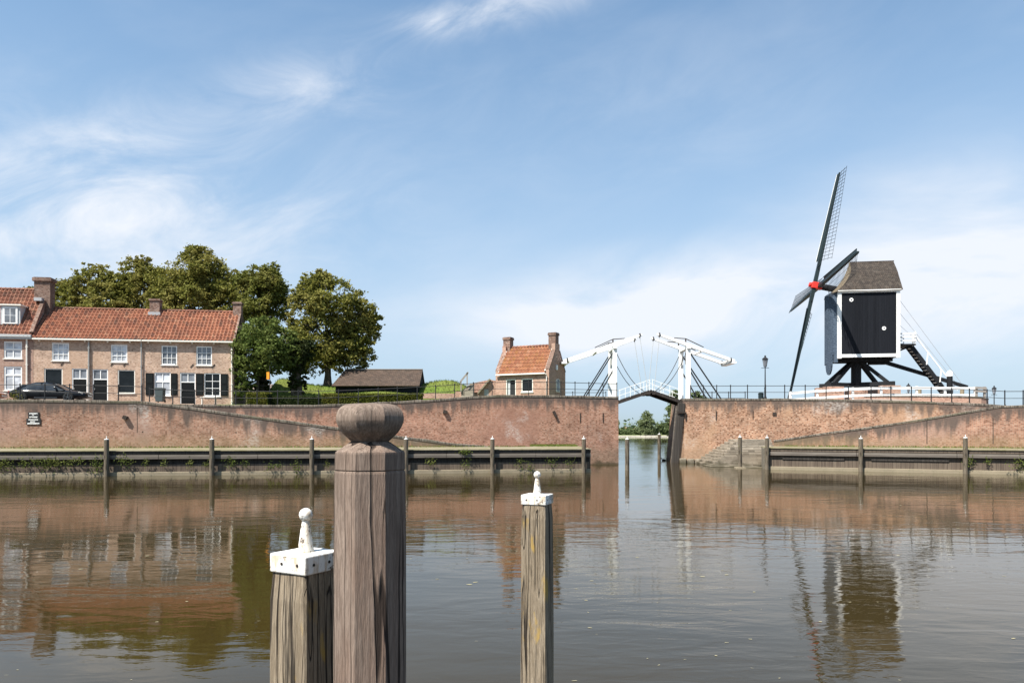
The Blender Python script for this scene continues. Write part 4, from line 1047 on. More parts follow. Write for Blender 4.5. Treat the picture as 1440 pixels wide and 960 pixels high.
# ------------------------------------------------------------------ double drawbridge
YN, YF = 57.5, 60.0
t = thing('drawbridge', 'white double leaf wooden drawbridge with balance beams over the channel', 'bridge', (10.8, 58.75, 0))
ZMID = 5.62
for side in (0, 1):
    sg = 1 if side == 0 else -1
    hx = 8.05 if side == 0 else 13.3; mx = 10.78 if side == 0 else 10.84
    hz = 4.72 if side == 0 else 4.78
    m = MB()
    for k in range(9):
        y0 = YN + .05 + k*.268; m.bar((hx, y0 + .13, hz), (mx, y0 + .13, ZMID), .262, .09)
    leaf = m.build('bridge_leaf', M['bridge_underside'], t, world=True)
    m = MB()
    for y in (YN, (YN + YF)/2, YF): m.bar((hx, y, hz - .14), (mx, y, ZMID - .14), .18, .2, w1=.16, h1=.15)
    m.box(mx - .28, mx - .05, YN - .15, YF + .15, ZMID - .34, ZMID - .15) if side == 0 else m.box(mx + .05, mx + .28, YN - .15, YF + .15, ZMID - .34, ZMID - .15)
    m.build('girder', M['bridge_underside'], leaf, world=True)
    # white railings along the leaf
    for y in (YN - .02, YF + .02):
        m = MB(); d = Vector((mx - hx, 0, ZMID - hz))
        for f in (.12, .42, .7, .97):
            p = Vector((hx, y, hz)) + d*f; m.bar(p, p + Vector((0, 0, .86)), .035, .04)
        for h in (.42, .84): m.bar(Vector((hx + .1*sg, y, hz + h)), Vector((mx - .03*sg, y, ZMID + h)), .025, .035)
        m.build('leaf_railing', M['white_paint'], leaf, world=True)
    gx = 7.98 if side == 0 else 13.7; zb = 4.75; zt = z_at(490, YN)
    posts = []
    for y in (YN, YF):
        m = MB(); m.bar((gx, y, zb - .6), (gx, y, zt), .36, .36, up=(0, 1, 0), w1=.32, h1=.32); m.build('gate_post', M['white_paint'], t, world=True, bevel=.015)
    m = MB(); m.bar((gx, YN - .3, zt + .08), (gx, YF + .3, zt + .08), .3, .2); m.bar((gx, YN + .1, zt - 1.35), (gx, YN + .7, zt - .05), .1, .12); m.bar((gx, YF - .1, zt - 1.35), (gx, YF - .7, zt - .05), .1, .12)
    m.build('crossbeam', M['white_paint'], t, world=True)
    m = MB(); m.box(gx - .12, gx + .12, YN + .19, YN + .5, zt - 1.2, zt - .2); m.build('iron_fitting', M['iron'], t, world=True)
    if side == 0: tip, tail = (10.12, 9.93), (3.98, 7.86)
    else: tip, tail = (11.28, 9.98), (17.3, 7.88)
    def onb(f): return (lerp(tip[0], tail[0], f), lerp(tip[1], tail[1], f))
    for y in (YN, YF):
        m = MB(); pv = onb(.37)
        m.bar((tip[0], y, tip[1]), (pv[0], y, pv[1]), .16, .15, w1=.2, h1=.26); m.bar((pv[0], y, pv[1]), (tail[0], y, tail[1]), .2, .26, w1=.22, h1=.22)
        b = m.build('balance_beam', M['white_paint'], t, world=True, bevel=.01)
        m = MB(); p0, p1, p2 = onb(.22), onb(.37), onb(.6)
        m.path([(p0[0], y - .02, p0[1] + .17), (p1[0], y - .02, p1[1] + .42), (p2[0], y - .02, p2[1] + .24)], .035)
        m.tube((p1[0], y, p1[1] + .1), (p1[0], y, p1[1] + .42), .05)
        for f in (.03, .95): q = onb(f); m.bar((q[0], y, q[1] - .16), (q[0], y, q[1] + .16), .07, .32)
        m.build('beam_stay', M['iron'], b, world=True)
        # rod from the tip down to the leaf
        ex = 10.55 if side == 0 else 11.05
        m = MB(); q = onb(.03); m.tube((q[0], y, q[1] - .1), (ex, y, ZMID + .05), .022, n=6); m.build('hanging_chain', M['grey_paint'], t, world=True)
        # slack operating chain from the post to the leaf
        m = MB(); a = Vector((gx + .15*sg, y, zt - .35)); e_ = Vector((gx + (2.3 if side == 0 else -2.3), y, 5.55)); pts = []
        for i in range(13):
            f = i/12; p = a.lerp(e_, f); p.z -= 1.9*f*(1 - f); pts.append(p)
        m.path(pts, .026, 5); m.build('slack_chain', M['iron'], t, world=True)
        # raking struts behind the gate
        s0, s1 = (-2.55, -1.55) if side == 0 else (2.75, 1.6)
        for dx, f in ((s0, .95), (s1, .62)):
            m = MB(); m.bar((gx + dx, y, zb - .1), (gx - .05*sg, y, lerp(zb, zt, f)), .09, .09); m.build('strut', M['rail_metal'], t, world=True)
    m = MB()
    for f in (.58, .93):
        q = onb(f); mm = MB(); mm.bar((q[0], YN - .1, q[1] - .1), (q[0], YF + .1, q[1] - .1), .16, .12); mm.build('tie_beam', M['white_paint'], t, world=True)
    q = onb(.97); m.box(min(q[0], tail[0]) - .12, max(q[0], tail[0]) + .12, YN - .12, YF + .12, q[1] - .24, q[1] - .09)
    m.build('tail_planks', M['white_paint'], t, world=True)
# timber fender against the right flank
t2 = thing('timber_fender', 'dark leaning timber fender against the right flank under the bridge', 'fender', (12.9, 56.8, 0))
m = MB(); yb = 57.05
m.bar((x_at(947.3, yb), yb, -.9), (x_at(958.5, yb), yb, 4.6), .52, .3, up=(0, 1, 0)); m.build('main_timber', M['fender_timber'], t2, world=True, bevel=.02)
m = MB(); m.bar((x_at(943.8, yb + .5), yb + .5, -.9), (x_at(952.5, yb + .5), yb + .5, 4.4), .22, .25, up=(0, 1, 0)); m.build('side_timber', M['quay_beam'], t2, world=True)
m = MB(); z = z_at(580, yb); m.bar((x_at(954, yb), yb - .2, z), (x_at(964, yb), yb - .2, z), .14, .1); m.bar((x_at(963.5, yb), yb - .2, z), (x_at(963, yb), yb - .2, z - .5), .08, .1); m.box(x_at(952, yb), x_at(957, yb), yb - .2, yb - .13, z - .1, z + .1); m.build('iron_bracket', M['iron'], t2, world=True)

# ------------------------------------------------------------------ post mill
PHI = 0.15
t = thing('post_mill', 'black wooden post mill with white corner boards on an open trestle', 'windmill', (MILL[0], MILL[1], 0), -PHI)
X0, X1, Y0_, Y1_ = -1.82, 2.70, -1.70, 1.70
ZB, ZT, ZR = 8.33, 13.55, 16.12
m = MB(); m.box(X0, X1, Y0_, Y1_, ZB, ZT); m.build('body', M['black_boards'], t)
for (x, y) in ((X0, Y0_), (X1, Y0_), (X1, Y1_), (X0, Y1_)):
    m = MB(); w = .22
    xa, xb = (x - .05, x + w) if x < 0 else (x - w, x + .05); ya, yb = (y - .05, y + w) if y < 0 else (y - w, y + .05)
    m.box(xa, xb, ya, yb, ZB - .12, ZT - .18); m.build('corner_board', M['white_paint'], t)
m = MB(); m.box(X0 + .22, X1 - .22, Y0_ - .045, Y0_ + .02, ZB - .05, ZB + .2); m.build('trim_board', M['white_paint'], t)
m = MB(); m.box(X0 - .05, X1 + .05, Y0_ - .06, Y0_ + .02, ZT - .179, ZT + .02); m.build('trim_board', M['white_paint'], t)
m = MB(); m.box(X1 - .02, X1 + .045, Y0_ + .22, Y1_ - .22, ZB - .05, ZB + .2); m.build('trim_board', M['white_paint'], t)
for px, py in ((1197, 421.5), (1243, 461.5)):
    # porthole on the near side
    lx = None
    for i in range(400):
        x = X0 + (X1 - X0)*i/400; wx = MILL[0] + x*math.cos(PHI) + Y0_*math.sin(PHI); wy = MILL[1] - x*math.sin(PHI) + Y0_*math.cos(PHI)
        if CX + FPX*wx/wy >= px: lx = x; break
    z = z_at(py, wy)
    m = MB(); m.tube((lx, Y0_ - .03, z), (lx, Y0_ + .01, z), .15, n=16); ph = m.build('porthole', M['white_paint'], t)
    m = MB(); m.tube((lx, Y0_ - .04, z), (lx, Y0_ - .029, z), .055, n=12); m.build('hole', M['iron'], ph)
# shingled breast on the sail side
m = MB(); poly = [(X0 - .002, -1.55), (X0 - .28, -1.25), (X0 - .42, -.7), (X0 - .46, 0), (X0 - .42, .8), (X0 - .28, 1.35), (X0 - .002, 1.66)]
m.prism(poly, (0, 0, ZB - .42), (1, 0, 0), (0, 1, 0), (0, 0, ZT - ZB + .42)); br_ = m.build('breast', M['slate_shingle'], t)
m = MB(); tp = [(-1.35, .3), (-1.35, -.75), (-1.2, -1.1), (-.85, -1.38), (-.45, -1.45), (-.05, -1.38), (.25, -1.1), (.4, -.75), (.4, .3)]
m.prism([(a, b) for a, b in tp], (X0 - .44, 0, ZB + .1), (0, 1, 0), (0, 0, 1), (.1, 0, 0)); m.build('tongue', M['slate_shingle'], br_)
# roof: steep gable with a curved hood at the sail end
NR = 10; vs = []; hood = []
prof = []
for i in range(NR + 1):
    f = i/NR
    yy = 1.95*(1 - f)**0.9; z = ZT - .08 + (ZR - ZT + .08)*f
    yy = interp(f, [(0, 1.88), (.08, 1.76), (.55, 1.02), (.62, .94), (1, .10)])
    xf = -2.02 + 1.5*(1 - (1 - f)**2.1)
    xr = 2.92 - .12*f
    prof.append((yy, z, xf, xr))
for sgn, nm in ((-1, 'n'), (1, 'f')):
    m = MB(); vs = []; fs = []; K = 8
    for yy, z, xf, xr in prof: vs += [(lerp(xf, xr, k/K), sgn*yy, z + .02*math.sin(k)) for k in range(K + 1)]
    for i in range(NR):
        for k in range(K): q = i*(K+1) + k; fs.append((q, q+1, q+K+2, q+K+1))
    m.add(vs, fs)
    if sgn == -1: rf = m.build('roof', M['roof_shingle'], t)
    else: m.build('roof_slope', M['roof_shingle'], rf)
m = MB(); vs = []; fs = []; K = 6
for yy, z, xf, xr in prof: vs += [(xf - .22*(1 - (k/K*2 - 1)**2)*(1 - (z - ZT)/(ZR - ZT)), lerp(-yy, yy, k/K), z) for k in range(K + 1)]
for i in range(NR):
    for k in range(K): q = i*(K+1) + k; fs.append((q, q+1, q+K+2, q+K+1))
m.add(vs, fs); m.build('hood', M['sunlit_hood_shingle'], rf)
m = MB(); vs = [(xr - .1, -yy, z) for yy, z, xf, xr in prof] + [(xr - .1, yy, z) for yy, z, xf, xr in reversed(prof)]
m.add(vs, [tuple(range(len(vs)))]); m.build('rear_gable', M['black_boards'], rf)
m = MB(); m.box(2.70, 3.0, -.25, .25, ZR - 1.0, ZR - .62); m.build('hoist_hood', M['roof_shingle'], rf)
m = MB(); m.box(-.5, 2.85, -.12, .12, ZR - .03, ZR + .05); m.build('ridge_board', M['roof_shingle'], rf)
# soffit under the eaves keeps the roof closed
m = MB(); m.box(-1.9, 2.8, -1.86, 1.86, ZT - .06, ZT + .021); m.build('eaves_board', M['white_paint'], rf)
# floor beams, trestle, brick piers
m = MB(); m.box(X0 + .2, X1 - .2, -.9, -.6, ZB - .32, ZB - .001); m.box(X0 + .2, X1 - .2, .6, .9, ZB - .32, ZB - .001); m.box(X1 - 1.7, X1 - .4, -.4, .4, ZB - .5, ZB - .3); m.build('floor_beam', M['black_timber'], t)
m = MB(); m.loft(0, 0, [(.36, 5.6), (.36, 8.0), (.32, 8.4)], 8, R(22.5), True); m.build('main_post', M['black_timber'], t)
ZC = 6.16
for k, ang in enumerate((R(31), R(-31))):
    d = Vector((math.cos(ang), math.sin(ang), 0)); z = ZC + (.0 if k == 0 else .05)
    m = MB(); m.bar(d*-2.85 + Vector((0, 0, z)), d*2.85 + Vector((0, 0, z)), .34, .34); m.build('crosstree', M['black_timber'], t)
    for s_ in (-1, 1):
        m = MB(); m.bar(d*s_*2.35 + Vector((0, 0, z + .1)), d*s_*.34 + Vector((0, 0, 8.1)), .27, .27); m.build('quarter_bar', M['black_timber'], t)
        c = d*s_*2.45; m = MB(); m.box(c.x - .72, c.x + .72, c.y - .4, c.y + .4, 4.7, z - .172)
        m.build('brick_pier', M['house_brick'], t)
m = MB(); m.box(-.75, .75, -.5, .5, 4.9, 5.75); m.build('brick_pier', M['house_brick'], t)
# rear balcony and ladder
m = MB(); m.box(X1 + .05, X1 + 1.35, -1.35, 1.2, 9.2, 9.32); m.bar((X1 + .05, -.9, 8.75), (X1 + 1.2, -.9, 9.2), .12, .12); bal = m.build('balcony', M['black_timber'], t)
for z in (9.5, 9.8, 10.05):
    for bx_ in ((X1 + .1, X1 + 1.33, -1.36, -1.32), (X1 + 1.34, X1 + 1.38, -1.34, -.55), (X1 + .1, X1 + 1.33, 1.17, 1.21)):
        m = MB(); m.box(*bx_, z, z + .13); m.build('railing_board', M['white_paint'], bal)
for x in (X1 + .12, X1 + 1.28):
    for y in (-1.31, 1.1): m = MB(); m.box(x, x + .06, y, y + .06, 9.32, 10.3); m.build('railing_post', M['white_paint'], bal)
a = Vector((X1 + 1.1, 0, 9.25)); b = Vector((X1 + 4.15, 0, 4.9))
m = MB()
for y in (-.95, -.1): m.bar(a + Vector((0, y, 0)), b + Vector((0, y, 0)), .09, .3)
lad = m.build('ladder', M['black_timber'], t)
m = MB()
for i in range(1, 17): p = a.lerp(b, i/17.5); m.box(p.x - .15, p.x + .15, -.9, -.15, p.z, p.z + .05)
m.build('ladder_tread', M['cream_paint'], lad)
m = MB()
for y in (-1.02,):
    m.bar(a + Vector((.15, y, .95)), b + Vector((.35, y, .75)), .05, .08)
    for f in (.02, .36, .68, .97): p = a.lerp(b, f); m.bar(p + Vector((.05, y, 0)), p + Vector((.15, y, .95)), .07, .07)
m.build('handrail', M['white_paint'], lad)
# tail pole
m = MB(); m.bar((X1 - 1.2, .1, 8.25), (X1 + 5.7, .1, 5.95), .24, .3, w1=.22, h1=.26); m.build('tail_pole', M['black_timber'], t)
m = MB(); m.tube((X1 + .1, -.8, 13.2), (X1 + 5.0, -.4, 6.3), .012, n=5); m.tube((X1 + .1, -1.2, 10.9), (X1 + 2.4, -.8, 8.9), .012, n=5); m.tube((X1 + .1, .9, 13.2), (X1 + 5.0, .4, 6.3), .012, n=5); m.build('guy_wire', M['zinc'], t)
# windshaft, cross and sails in the plane of rotation, leaning back a little
TAU = .22; hub = Vector((-3.05, 0, 14.32))
A_ = Vector((-math.cos(TAU), 0, math.sin(TAU))); Bv = Vector((0, -1, 0)); Cv = Vector((math.sin(TAU), 0, math.cos(TAU)))
m = MB(); m.tube(hub - A_*2.4, hub - A_*.35, .26, n=12); m.build('windshaft', M['black_timber'], t)
m = MB(); m.bar(hub - A_*.42, hub + A_*.42, .52, .52, up=Cv); m.tube(hub + A_*.42, hub + A_*.62, .2, n=10); m.build('hub', M['red_paint'], t, bevel=.05)
th0 = R(2.5)
for k in range(4):
    RL = 9.5 if k % 2 == 0 else 9.95
    an = math.pi/2 + th0 - k*math.pi/2
    d = Bv*math.cos(an) + Cv*math.sin(an); l = Bv*math.cos(an - math.pi/2) + Cv*math.sin(an - math.pi/2)
    off = A_*(.18 if k % 2 == 0 else -.18)
    o = hub + off
    m = MB(); m.bar(o, o + d*RL, .30, .32, up=l, w1=.13, h1=.14); sail = m.build('sail', M['dark_green_paint'], t)
    def tw(r): return R(lerp(24, 6, (r - 2)/(RL - 2)))
    def lat(r, s_): w = tw(r); return o + d*r + (l*math.cos(w) - A_*math.sin(w))*s_ + A_*.02
    m = MB(); n = 25; r0 = 2.1; r1 = RL - .1
    for i in range(n): r = lerp(r0, r1, i/(n - 1)); m.bar(lat(r, -.0), lat(r, 1.5), .024, .024)
    for s_ in (.52, 1.0, 1.48): m.path([lat(lerp(r0 - .1, r1 + .1, i/8), s_) for i in range(9)], .012, 4)
    m.build('sail_lattice', M['black_timber'], sail)
    m = MB(); vs = []
    for i in range(7):
        r = lerp(2.0, RL - .1, i/6); w = tw(r) ; e0 = o + d*r + A_*.1; e1 = o + d*r + (-l*math.cos(w) + A_*math.sin(w)*1.6)*.25 + A_*.08
        vs += [e0, e1, e1 - A_*.03, e0 - A_*.03]
    fs = []
    for i in range(6):
        for j in range(4): fs.append((i*4 + j, i*4 + (j+1) % 4, (i+1)*4 + (j+1) % 4, (i+1)*4 + j))
    fs += [(0, 1, 2, 3), (24, 25, 26, 27)]
    m.add(vs, fs); lb = m.build('leading_board', M['dark_green_paint'], sail)
    m = MB(); m.path([Vector(vs[i*4 + 1]) + A_*.01 for i in range(7)], .018, 5); m.build('edge_strip', M['white_paint'] if k == 0 else M['dark_green_paint'], lb)
    m = MB(); m.bar(o + d*1.35 - l*.5, o + d*1.35 + l*.45, .05, .05); m.bar(o + d*.9 + A_*.1, o + d*2.1 + l*.35 + A_*.1, .03, .03); m.build('cleat', M['black_timber'], sail)
# capstan posts where the tail pole is tied
def post_block(name, label, px, py0, py1, Y, w, mat, cap=None, group=None):
    x = x_at(px, Y); z0, z1 = z_at(py1, Y), z_at(py0, Y)
    t = thing(name, label, 'post', (x, Y, z0 - .3), .2, group)
    m = MB(); m.loft(0, 0, [(w/2, 0), (w/2*.95, z1 - z0 + .2), (w/2*.8, z1 - z0 + .3)], 8, R(22.5), True); m.build('post', M[mat], t, bevel=.01)
    if cap: m = MB(); m.loft(0, 0, [(w/2*1.02, z1 - z0 + .02), (w/2*1.02, z1 - z0 + .25), (w/2*.9, z1 - z0 + .36), (.05, z1 - z0 + .48)], 8, R(22.5), True); m.build('cap', M[cap], t)
post_block('capstan_post', 'dark thick winding post with white top beside the mill ladder', 1335.5, 524, 556, 57.6, .42, 'black_timber', 'white_paint')
for px, lab in ((1293, 'short pale stone post behind the white rail, left of the ladder foot'), (1353, 'short pale stone post behind the white rail, right of the winding post'),):
    post_block('stone_post', lab, px, 544.5, 557, 58.5, .3, 'concrete', None, 'short stone posts round the mill')
# white plank rail round the mill yard
t = thing('plank_railing', 'white two plank rail curving round the foot of the windmill', 'railing', (28, 55.2, 4.7))
path = [(x_at(px, Y), Y, z_at(py, Y)) for px, py, Y in ((1112, 551, 56.2), (1150, 548.2, 55.9), (1200, 545.2, 55.5), (1240, 543.6, 55.2), (1290, 543.6, 54.8), (1330, 544, 54.5), (1372, 544.3, 54.3))]
for h, w in ((0, .19), (-.50, .17)):
    m = MB()
    for a, b in zip(path, path[1:]): m.bar(Vector(a) + Vector((0, 0, h - .09)), Vector(b) + Vector((0, 0, h - .09)), .06, w)
    m.build('plank', M['white_paint'], t, world=True)
for i, a in enumerate(path): m = MB(); m.bar(Vector(a) + Vector((0, .1, -1.0)), Vector(a) + Vector((0, .1, .04)), .14, .14); m.build('post', M['white_paint'], t, world=True)
t = thing('plank_gate', 'grey weathered wooden rail gate at the right end of the white rail', 'gate', (34, 54, 4.5))
m = MB(); Y = 54.2; xs_ = [x_at(p, Y) for p in (1373, 1384.5)]
for x in xs_: m.bar((x, Y, 4.2), (x, Y, z_at(543.5, Y)), .13, .13)
gp = m.build('post', M['grey_wood'], t, world=True)
m = MB()
for py in (545.5, 550): m.bar((xs_[0] - .1, Y - .09, z_at(py - .5, Y)), (xs_[1] + .1, Y - .09, z_at(py + .5, Y)), .05, .16)
m.build('plank', M['grey_wood'], t, world=True)
# low brick wall round the mill mound
pts = [(x_at(px, Y), Y, z_at(py, Y)) for px, py, Y in ((1216, 556.8, 55.1), (1260, 556, 54.5), (1310, 556.2, 54.0), (1350, 557, 53.6), (1380, 558, 53.3), (1388, 559.5, 53.6), (1390, 560, 54.5))]
wall('mound_wall', 'low curved brick wall holding the mill mound at right', 'wall', M['house_brick'], pts, thick=.35, zbot=3.6, cop_h=.08)
# ------------------------------------------------------------------ railings
def railing(name_label, posts, h=.95, ends=(None, None)):
    """posts: (x, y, zbase)"""
    t = thing('iron_railing', name_label, 'railing', posts[0])
    for i, p in enumerate(posts):
        m = MB(); m.bar((p[0], p[1], p[2] - .25), (p[0], p[1], p[2] + h + .03), .055, .055); m.loft(p[0], p[1], [(.04, p[2] + h + .03), (.05, p[2] + h + .06), (.01, p[2] + h + .10)], 6)
        m.bar((p[0], p[1] - .05, p[2] - .22), (p[0], p[1] - .05, p[2] + .05), .07, .05)
        m.build('post', M['rail_metal'], t, world=True)
    for k, hh in enumerate((h, h*.5)):
        m = MB(); m.path([(p[0], p[1], p[2] + hh) for p in posts], .024 if k == 0 else .02, 6); m.build('rail', M['rail_metal'], t, world=True)
    return t
def post_on(px, seg, ztop, off=.22): p = on_line(px, *seg); return (p[0], p[1] + off, ztop(p[0]))
def prof_of(pts): q = [(p[0], p[2]) for p in pts]; return lambda x: interp(x, q)
ztFL = prof_of([fl(-40, 562), fl(40, 561.5), fl(120, 562.5), fl(190, 563.5), fl(205, 564.5)])
ztBL = prof_of([bl(200, 565.5), bl(265, 568.3), bl(330, 569), bl(440, 569), bl(500, 567), bl(600, 562), bl(660, 557.5), bl(700, 555.3), bl(780, 555.5), (7.8, 54.2, z_at(557.5, 54.2))])
ztBR = prof_of([(CR[0], 57, z_at(560, 57)), br(1060, 560), br(1160, 560.5), br(1220, 562), br(1300, 564), br(1385, 567.3), br(1410, 569.5), (70, 44, 3.9)])
ps = [post_on(px, FL, ztFL) for px in (-46, -10, 25, 60, 95, 129, 164, 197)]
railing('black iron railing on the left street wall beside the parked cars', ps)
ps = [post_on(px, BL, ztBL) for px in (208, 241, 272, 301, 330, 360, 389, 418, 447, 475, 503, 531, 558, 586, 612, 639, 665.5, 692, 718, 743.5, 769, 789, 809, 828.5, 848.5, 868)]
railing('black iron railing along the left rampart from the house row to the bridge', ps)
ps = [post_on(px, BR, ztBR) for px in (972, 990, 1009, 1028.5, 1052.5, 1078, 1105, 1134, 1163.5, 1195, 1227, 1255, 1284, 1312, 1341, 1366, 1391, 1416, 1442, 1470)]
railing('black iron railing along the right rampart in front of the windmill', ps)
# rails from the bridge gates back along the road behind
for px, Y, lab in ((852, 62.5, 'short black iron railing behind the left bridge gate'), (978, 62.5, 'short black iron railing behind the right bridge gate')):
    s_ = -1 if px < 900 else 1; x = x_at(px, Y); railing(lab, [(x + s_*i*1.4, Y, 4.75) for i in range(4)])

# ------------------------------------------------------------------ notice boards on the left wall
def board(label, px0, px1, py0, py1, lines):
    xm, ym = on_line((px0 + px1)/2, *FL); s_ = ym/FPX; z0, z1 = z_at(py1, ym), z_at(py0, ym)
    d = Vector((FL[1][0]-FL[0][0], FL[1][1]-FL[0][1], 0)).normalized(); w = (px1 - px0)*s_
    t = thing('notice_board', label, 'sign', (xm + d.y*.03, ym - d.x*.03, z0), math.atan2(d.y, d.x))
    m = MB(); m.box(-w/2, w/2, -.02, .02, 0, z1 - z0); m.build('plate', M['sign_black'], t, bevel=.006)
    m = MB(); r = random.Random(int(px0*10)); H = z1 - z0
    for f, a, b, th in lines:                    # rows of small unreadable white characters
        x = a*w - w/2
        while x < b*w - w/2 - .01:
            l = r.choice((.028, .034, .022)); m.box(x, min(x + l, b*w - w/2), -.026, -.0205, H*f - H*th/2 + r.choice((0, 0, H*th*.25)), H*f + H*th/2); x += l + .009
    m.build('lettering', M['white_paint'], t)
board('upper black notice board with three rows of white lettering on the left wall', 40.6, 55.2, 579.2, 588, [(.76, .12, .85, .20), (.50, .38, .52, .12), (.2, .12, .84, .2)])
board('lower wider black notice board with white lettering on the left wall', 38.2, 57, 588.3, 597, [(.82, .16, .82, .17), (.5, .28, .62, .17), (.2, .08, .92, .22)])

# ------------------------------------------------------------------ cars
def car(label, x, y, z, rz, paint, flip=False):
    t = thing('parked_car', label, 'car', (x, y, z), rz)
    st = [  # x, half width, belt z, sill z, shoulder
        (-2.36, .62, .66, .40), (-2.28, .78, .76, .30), (-2.0, .90, .84, .24), (-1.4, .945, .88, .22), (-.6, .93, .86, .20), (.3, .925, .84, .20), (1.0, .93, .80, .21), (1.6, .92, .75, .22), (2.0, .86, .68, .24), (2.25, .74, .60, .28), (2.38, .52, .54, .36)]
    vs = []; fs = []
    for (X, w, zb, zs) in st:
        ring = [(0, zb + .05), (w*.55, zb + .04), (w*.82, zb + .0), (w*.955, zb - .09), (w, zb - .22), (w*.985, zs + .2), (w*.95, zs + .06), (w*.86, zs), (0, zs)]
        full = ring + [(-a, b) for a, b in ring[-2:0:-1]]
        vs += [(X, a, b) for a, b in full]
    k = len(full)
    for i in range(len(st) - 1):
        for j in range(k): fs.append((i*k + j, i*k + (j+1) % k, (i+1)*k + (j+1) % k, (i+1)*k + j))
    fs += [tuple(range(k)), tuple((len(st)-1)*k + j for j in range(k))]
    m = MB(); m.add(vs, fs); b = m.build('body', M[paint], t, smooth=True); sd = b.modifiers.new('s', 'SUBSURF'); sd.levels = sd.render_levels = 2
    # cabin: glass shell with painted roof
    cs = [(-1.95, .60, .86), (-1.35, .66, 1.16), (-.7, .67, 1.31), (-.1, .66, 1.33), (.35, .65, 1.24), (.75, .68, 1.05), (1.12, .72, .82)]
    vs = []; fs = []
    for X, w, zt_ in cs:
        zb = .78; ring = [(w + .16, zb), (w + .10, lerp(zb, zt_, .5)), (w, lerp(zb, zt_, .9)), (w*.8, zt_), (0, zt_ + .015)]
        full = ring + [(-a, b2) for a, b2 in ring[-2::-1]]; vs += [(X, a, b2) for a, b2 in full]
    k = len(full)
    for i in range(len(cs) - 1):
        for j in range(k - 1): fs.append((i*k + j, i*k + j + 1, (i+1)*k + j + 1, (i+1)*k + j))
    m = MB(); m.add(vs, fs); c = m.build('window', M['car_glass'], t, smooth=True)
    m = MB()
    for i in range(1, 4):
        q = vs[i*k:(i+1)*k]; q2 = vs[(i+1)*k:(i+2)*k]
        for j in range(2, 6): m.quad(*[Vector(p) + Vector((0, 0, .012)) for p in (q[j], q[j+1], q2[j+1], q2[j])])
    for s_ in (-1, 1):
        q = [Vector((p[0], p[1]*s_, p[2])) for p in [(-1.95, .77, .84), (-1.3, .76, 1.0), (-1.25, .69, 1.15), (-1.4, .66, 1.16), (-1.95, .62, .90)]]
        m.add([p + Vector((0, .012*s_, .01)) for p in q], [(0, 1, 2, 3, 4)])
        m.bar((.36, .65*s_, 1.24), (1.12, .80*s_, .83), .06, .05); m.bar((-.3, .80*s_, .84), (-.3, .665*s_, 1.3), .07, .03)
    m.build('roof', M[paint], t, smooth=False)
    for X in (-1.42, 1.42):
        for s_ in (-1, 1):
            m = MB(); m.tube((X, s_*.70, .33), (X, s_*.952, .33), .33, n=24); w = m.build('wheel', M['rubber'], t, bevel=.03)
            m = MB(); m.tube((X, s_*.945, .33), (X, s_*.958, .33), .235, n=20); rim = m.build('rim', M['rubber'], w)
            m = MB()
            for q in range(5):
                a = 2*math.pi*q/5 + .3; m.bar((X, s_*.965, .33), (X + .225*math.cos(a), s_*.965, .33 + .225*math.sin(a)), .05, .03)
            for q in range(20):
                a, a2 = 2*math.pi*q/20, 2*math.pi*(q+1)/20; m.bar((X + .235*math.cos(a), s_*.965, .33 + .235*math.sin(a)), (X + .235*math.cos(a2), s_*.965, .33 + .235*math.sin(a2)), .03, .03)
            m.build('spoke', M['alloy'], w)
    for s_ in (-1, 1):
        m = MB(); m.bar((1.95, s_*.68, .66), (2.22, s_*.60, .60), .16, .09); m.build('headlight', M['lamp_lens'], t, bevel=.02)
        m = MB(); m.bar((-2.34, s_*.45, .70), (-2.34, s_*.68, .70), .06, .1); m.build('tail_light', M['tail_lens'], t, bevel=.01)
        m = MB(); m.bar((.62, s_*.82, .92), (.62, s_*1.02, .95), .12, .12); m.build('mirror', M[paint], t, bevel=.03)
    m = MB(); m.box(2.33, 2.4, -.26, .26, .40, .50); m.build('number_plate', M['cream_paint'], t)
    m = MB()
    for s_ in (-1, 1): m.bar((.15, s_*.945, .74), (.35, s_*.945, .74), .03, .03); m.bar((-.65, s_*.958, .3), (.75, s_*.952, .3), .02, .05)
    m.build('trim', M['alloy'], t)
    return t
cy = 49.1
rzc = math.atan2(FL[1][1]-FL[0][1], FL[1][0]-FL[0][0])
xc = (x_at(22, cy) + x_at(124, cy))/2
car('low black coupe parked on the street facing right', xc, cy, 4.34, rzc, 'car_black')
car('orange brown car at the left picture edge behind the black coupe', x_at(8, cy) - 2.38, cy - .4, 4.33, rzc, 'car_orange')

# wheelie bin in front of the shutters
Y = 54.0; t = thing('wheelie_bin', 'dark grey green wheelie bin standing before the black shutter', 'bin', (x_at(225.3, Y), Y, 4.55), .1)
m = MB(); m.prism([(-.25, 0.06), (.25, .06), (.29, .95), (-.29, .95)], (0, -.28, 0), (1, 0, 0), (0, 0, 1), (0, .56, 0)); m.build('body', M['bin_plastic'], t, bevel=.02)
m = MB(); m.prism([(-.31, .952), (.31, .952), (.31, 1.0), (.24, 1.06), (-.24, 1.06), (-.31, 1.0)], (0, -.32, 0), (1, 0, 0), (0, 0, 1), (0, .66, 0)); m.build('lid', M['bin_plastic'], t, bevel=.015)
for x in (-.24, .24): m = MB(); m.tube((x - .03, .27, .1), (x + .03, .27, .1), .1, n=14); m.build('wheel', M['rubber'], t)

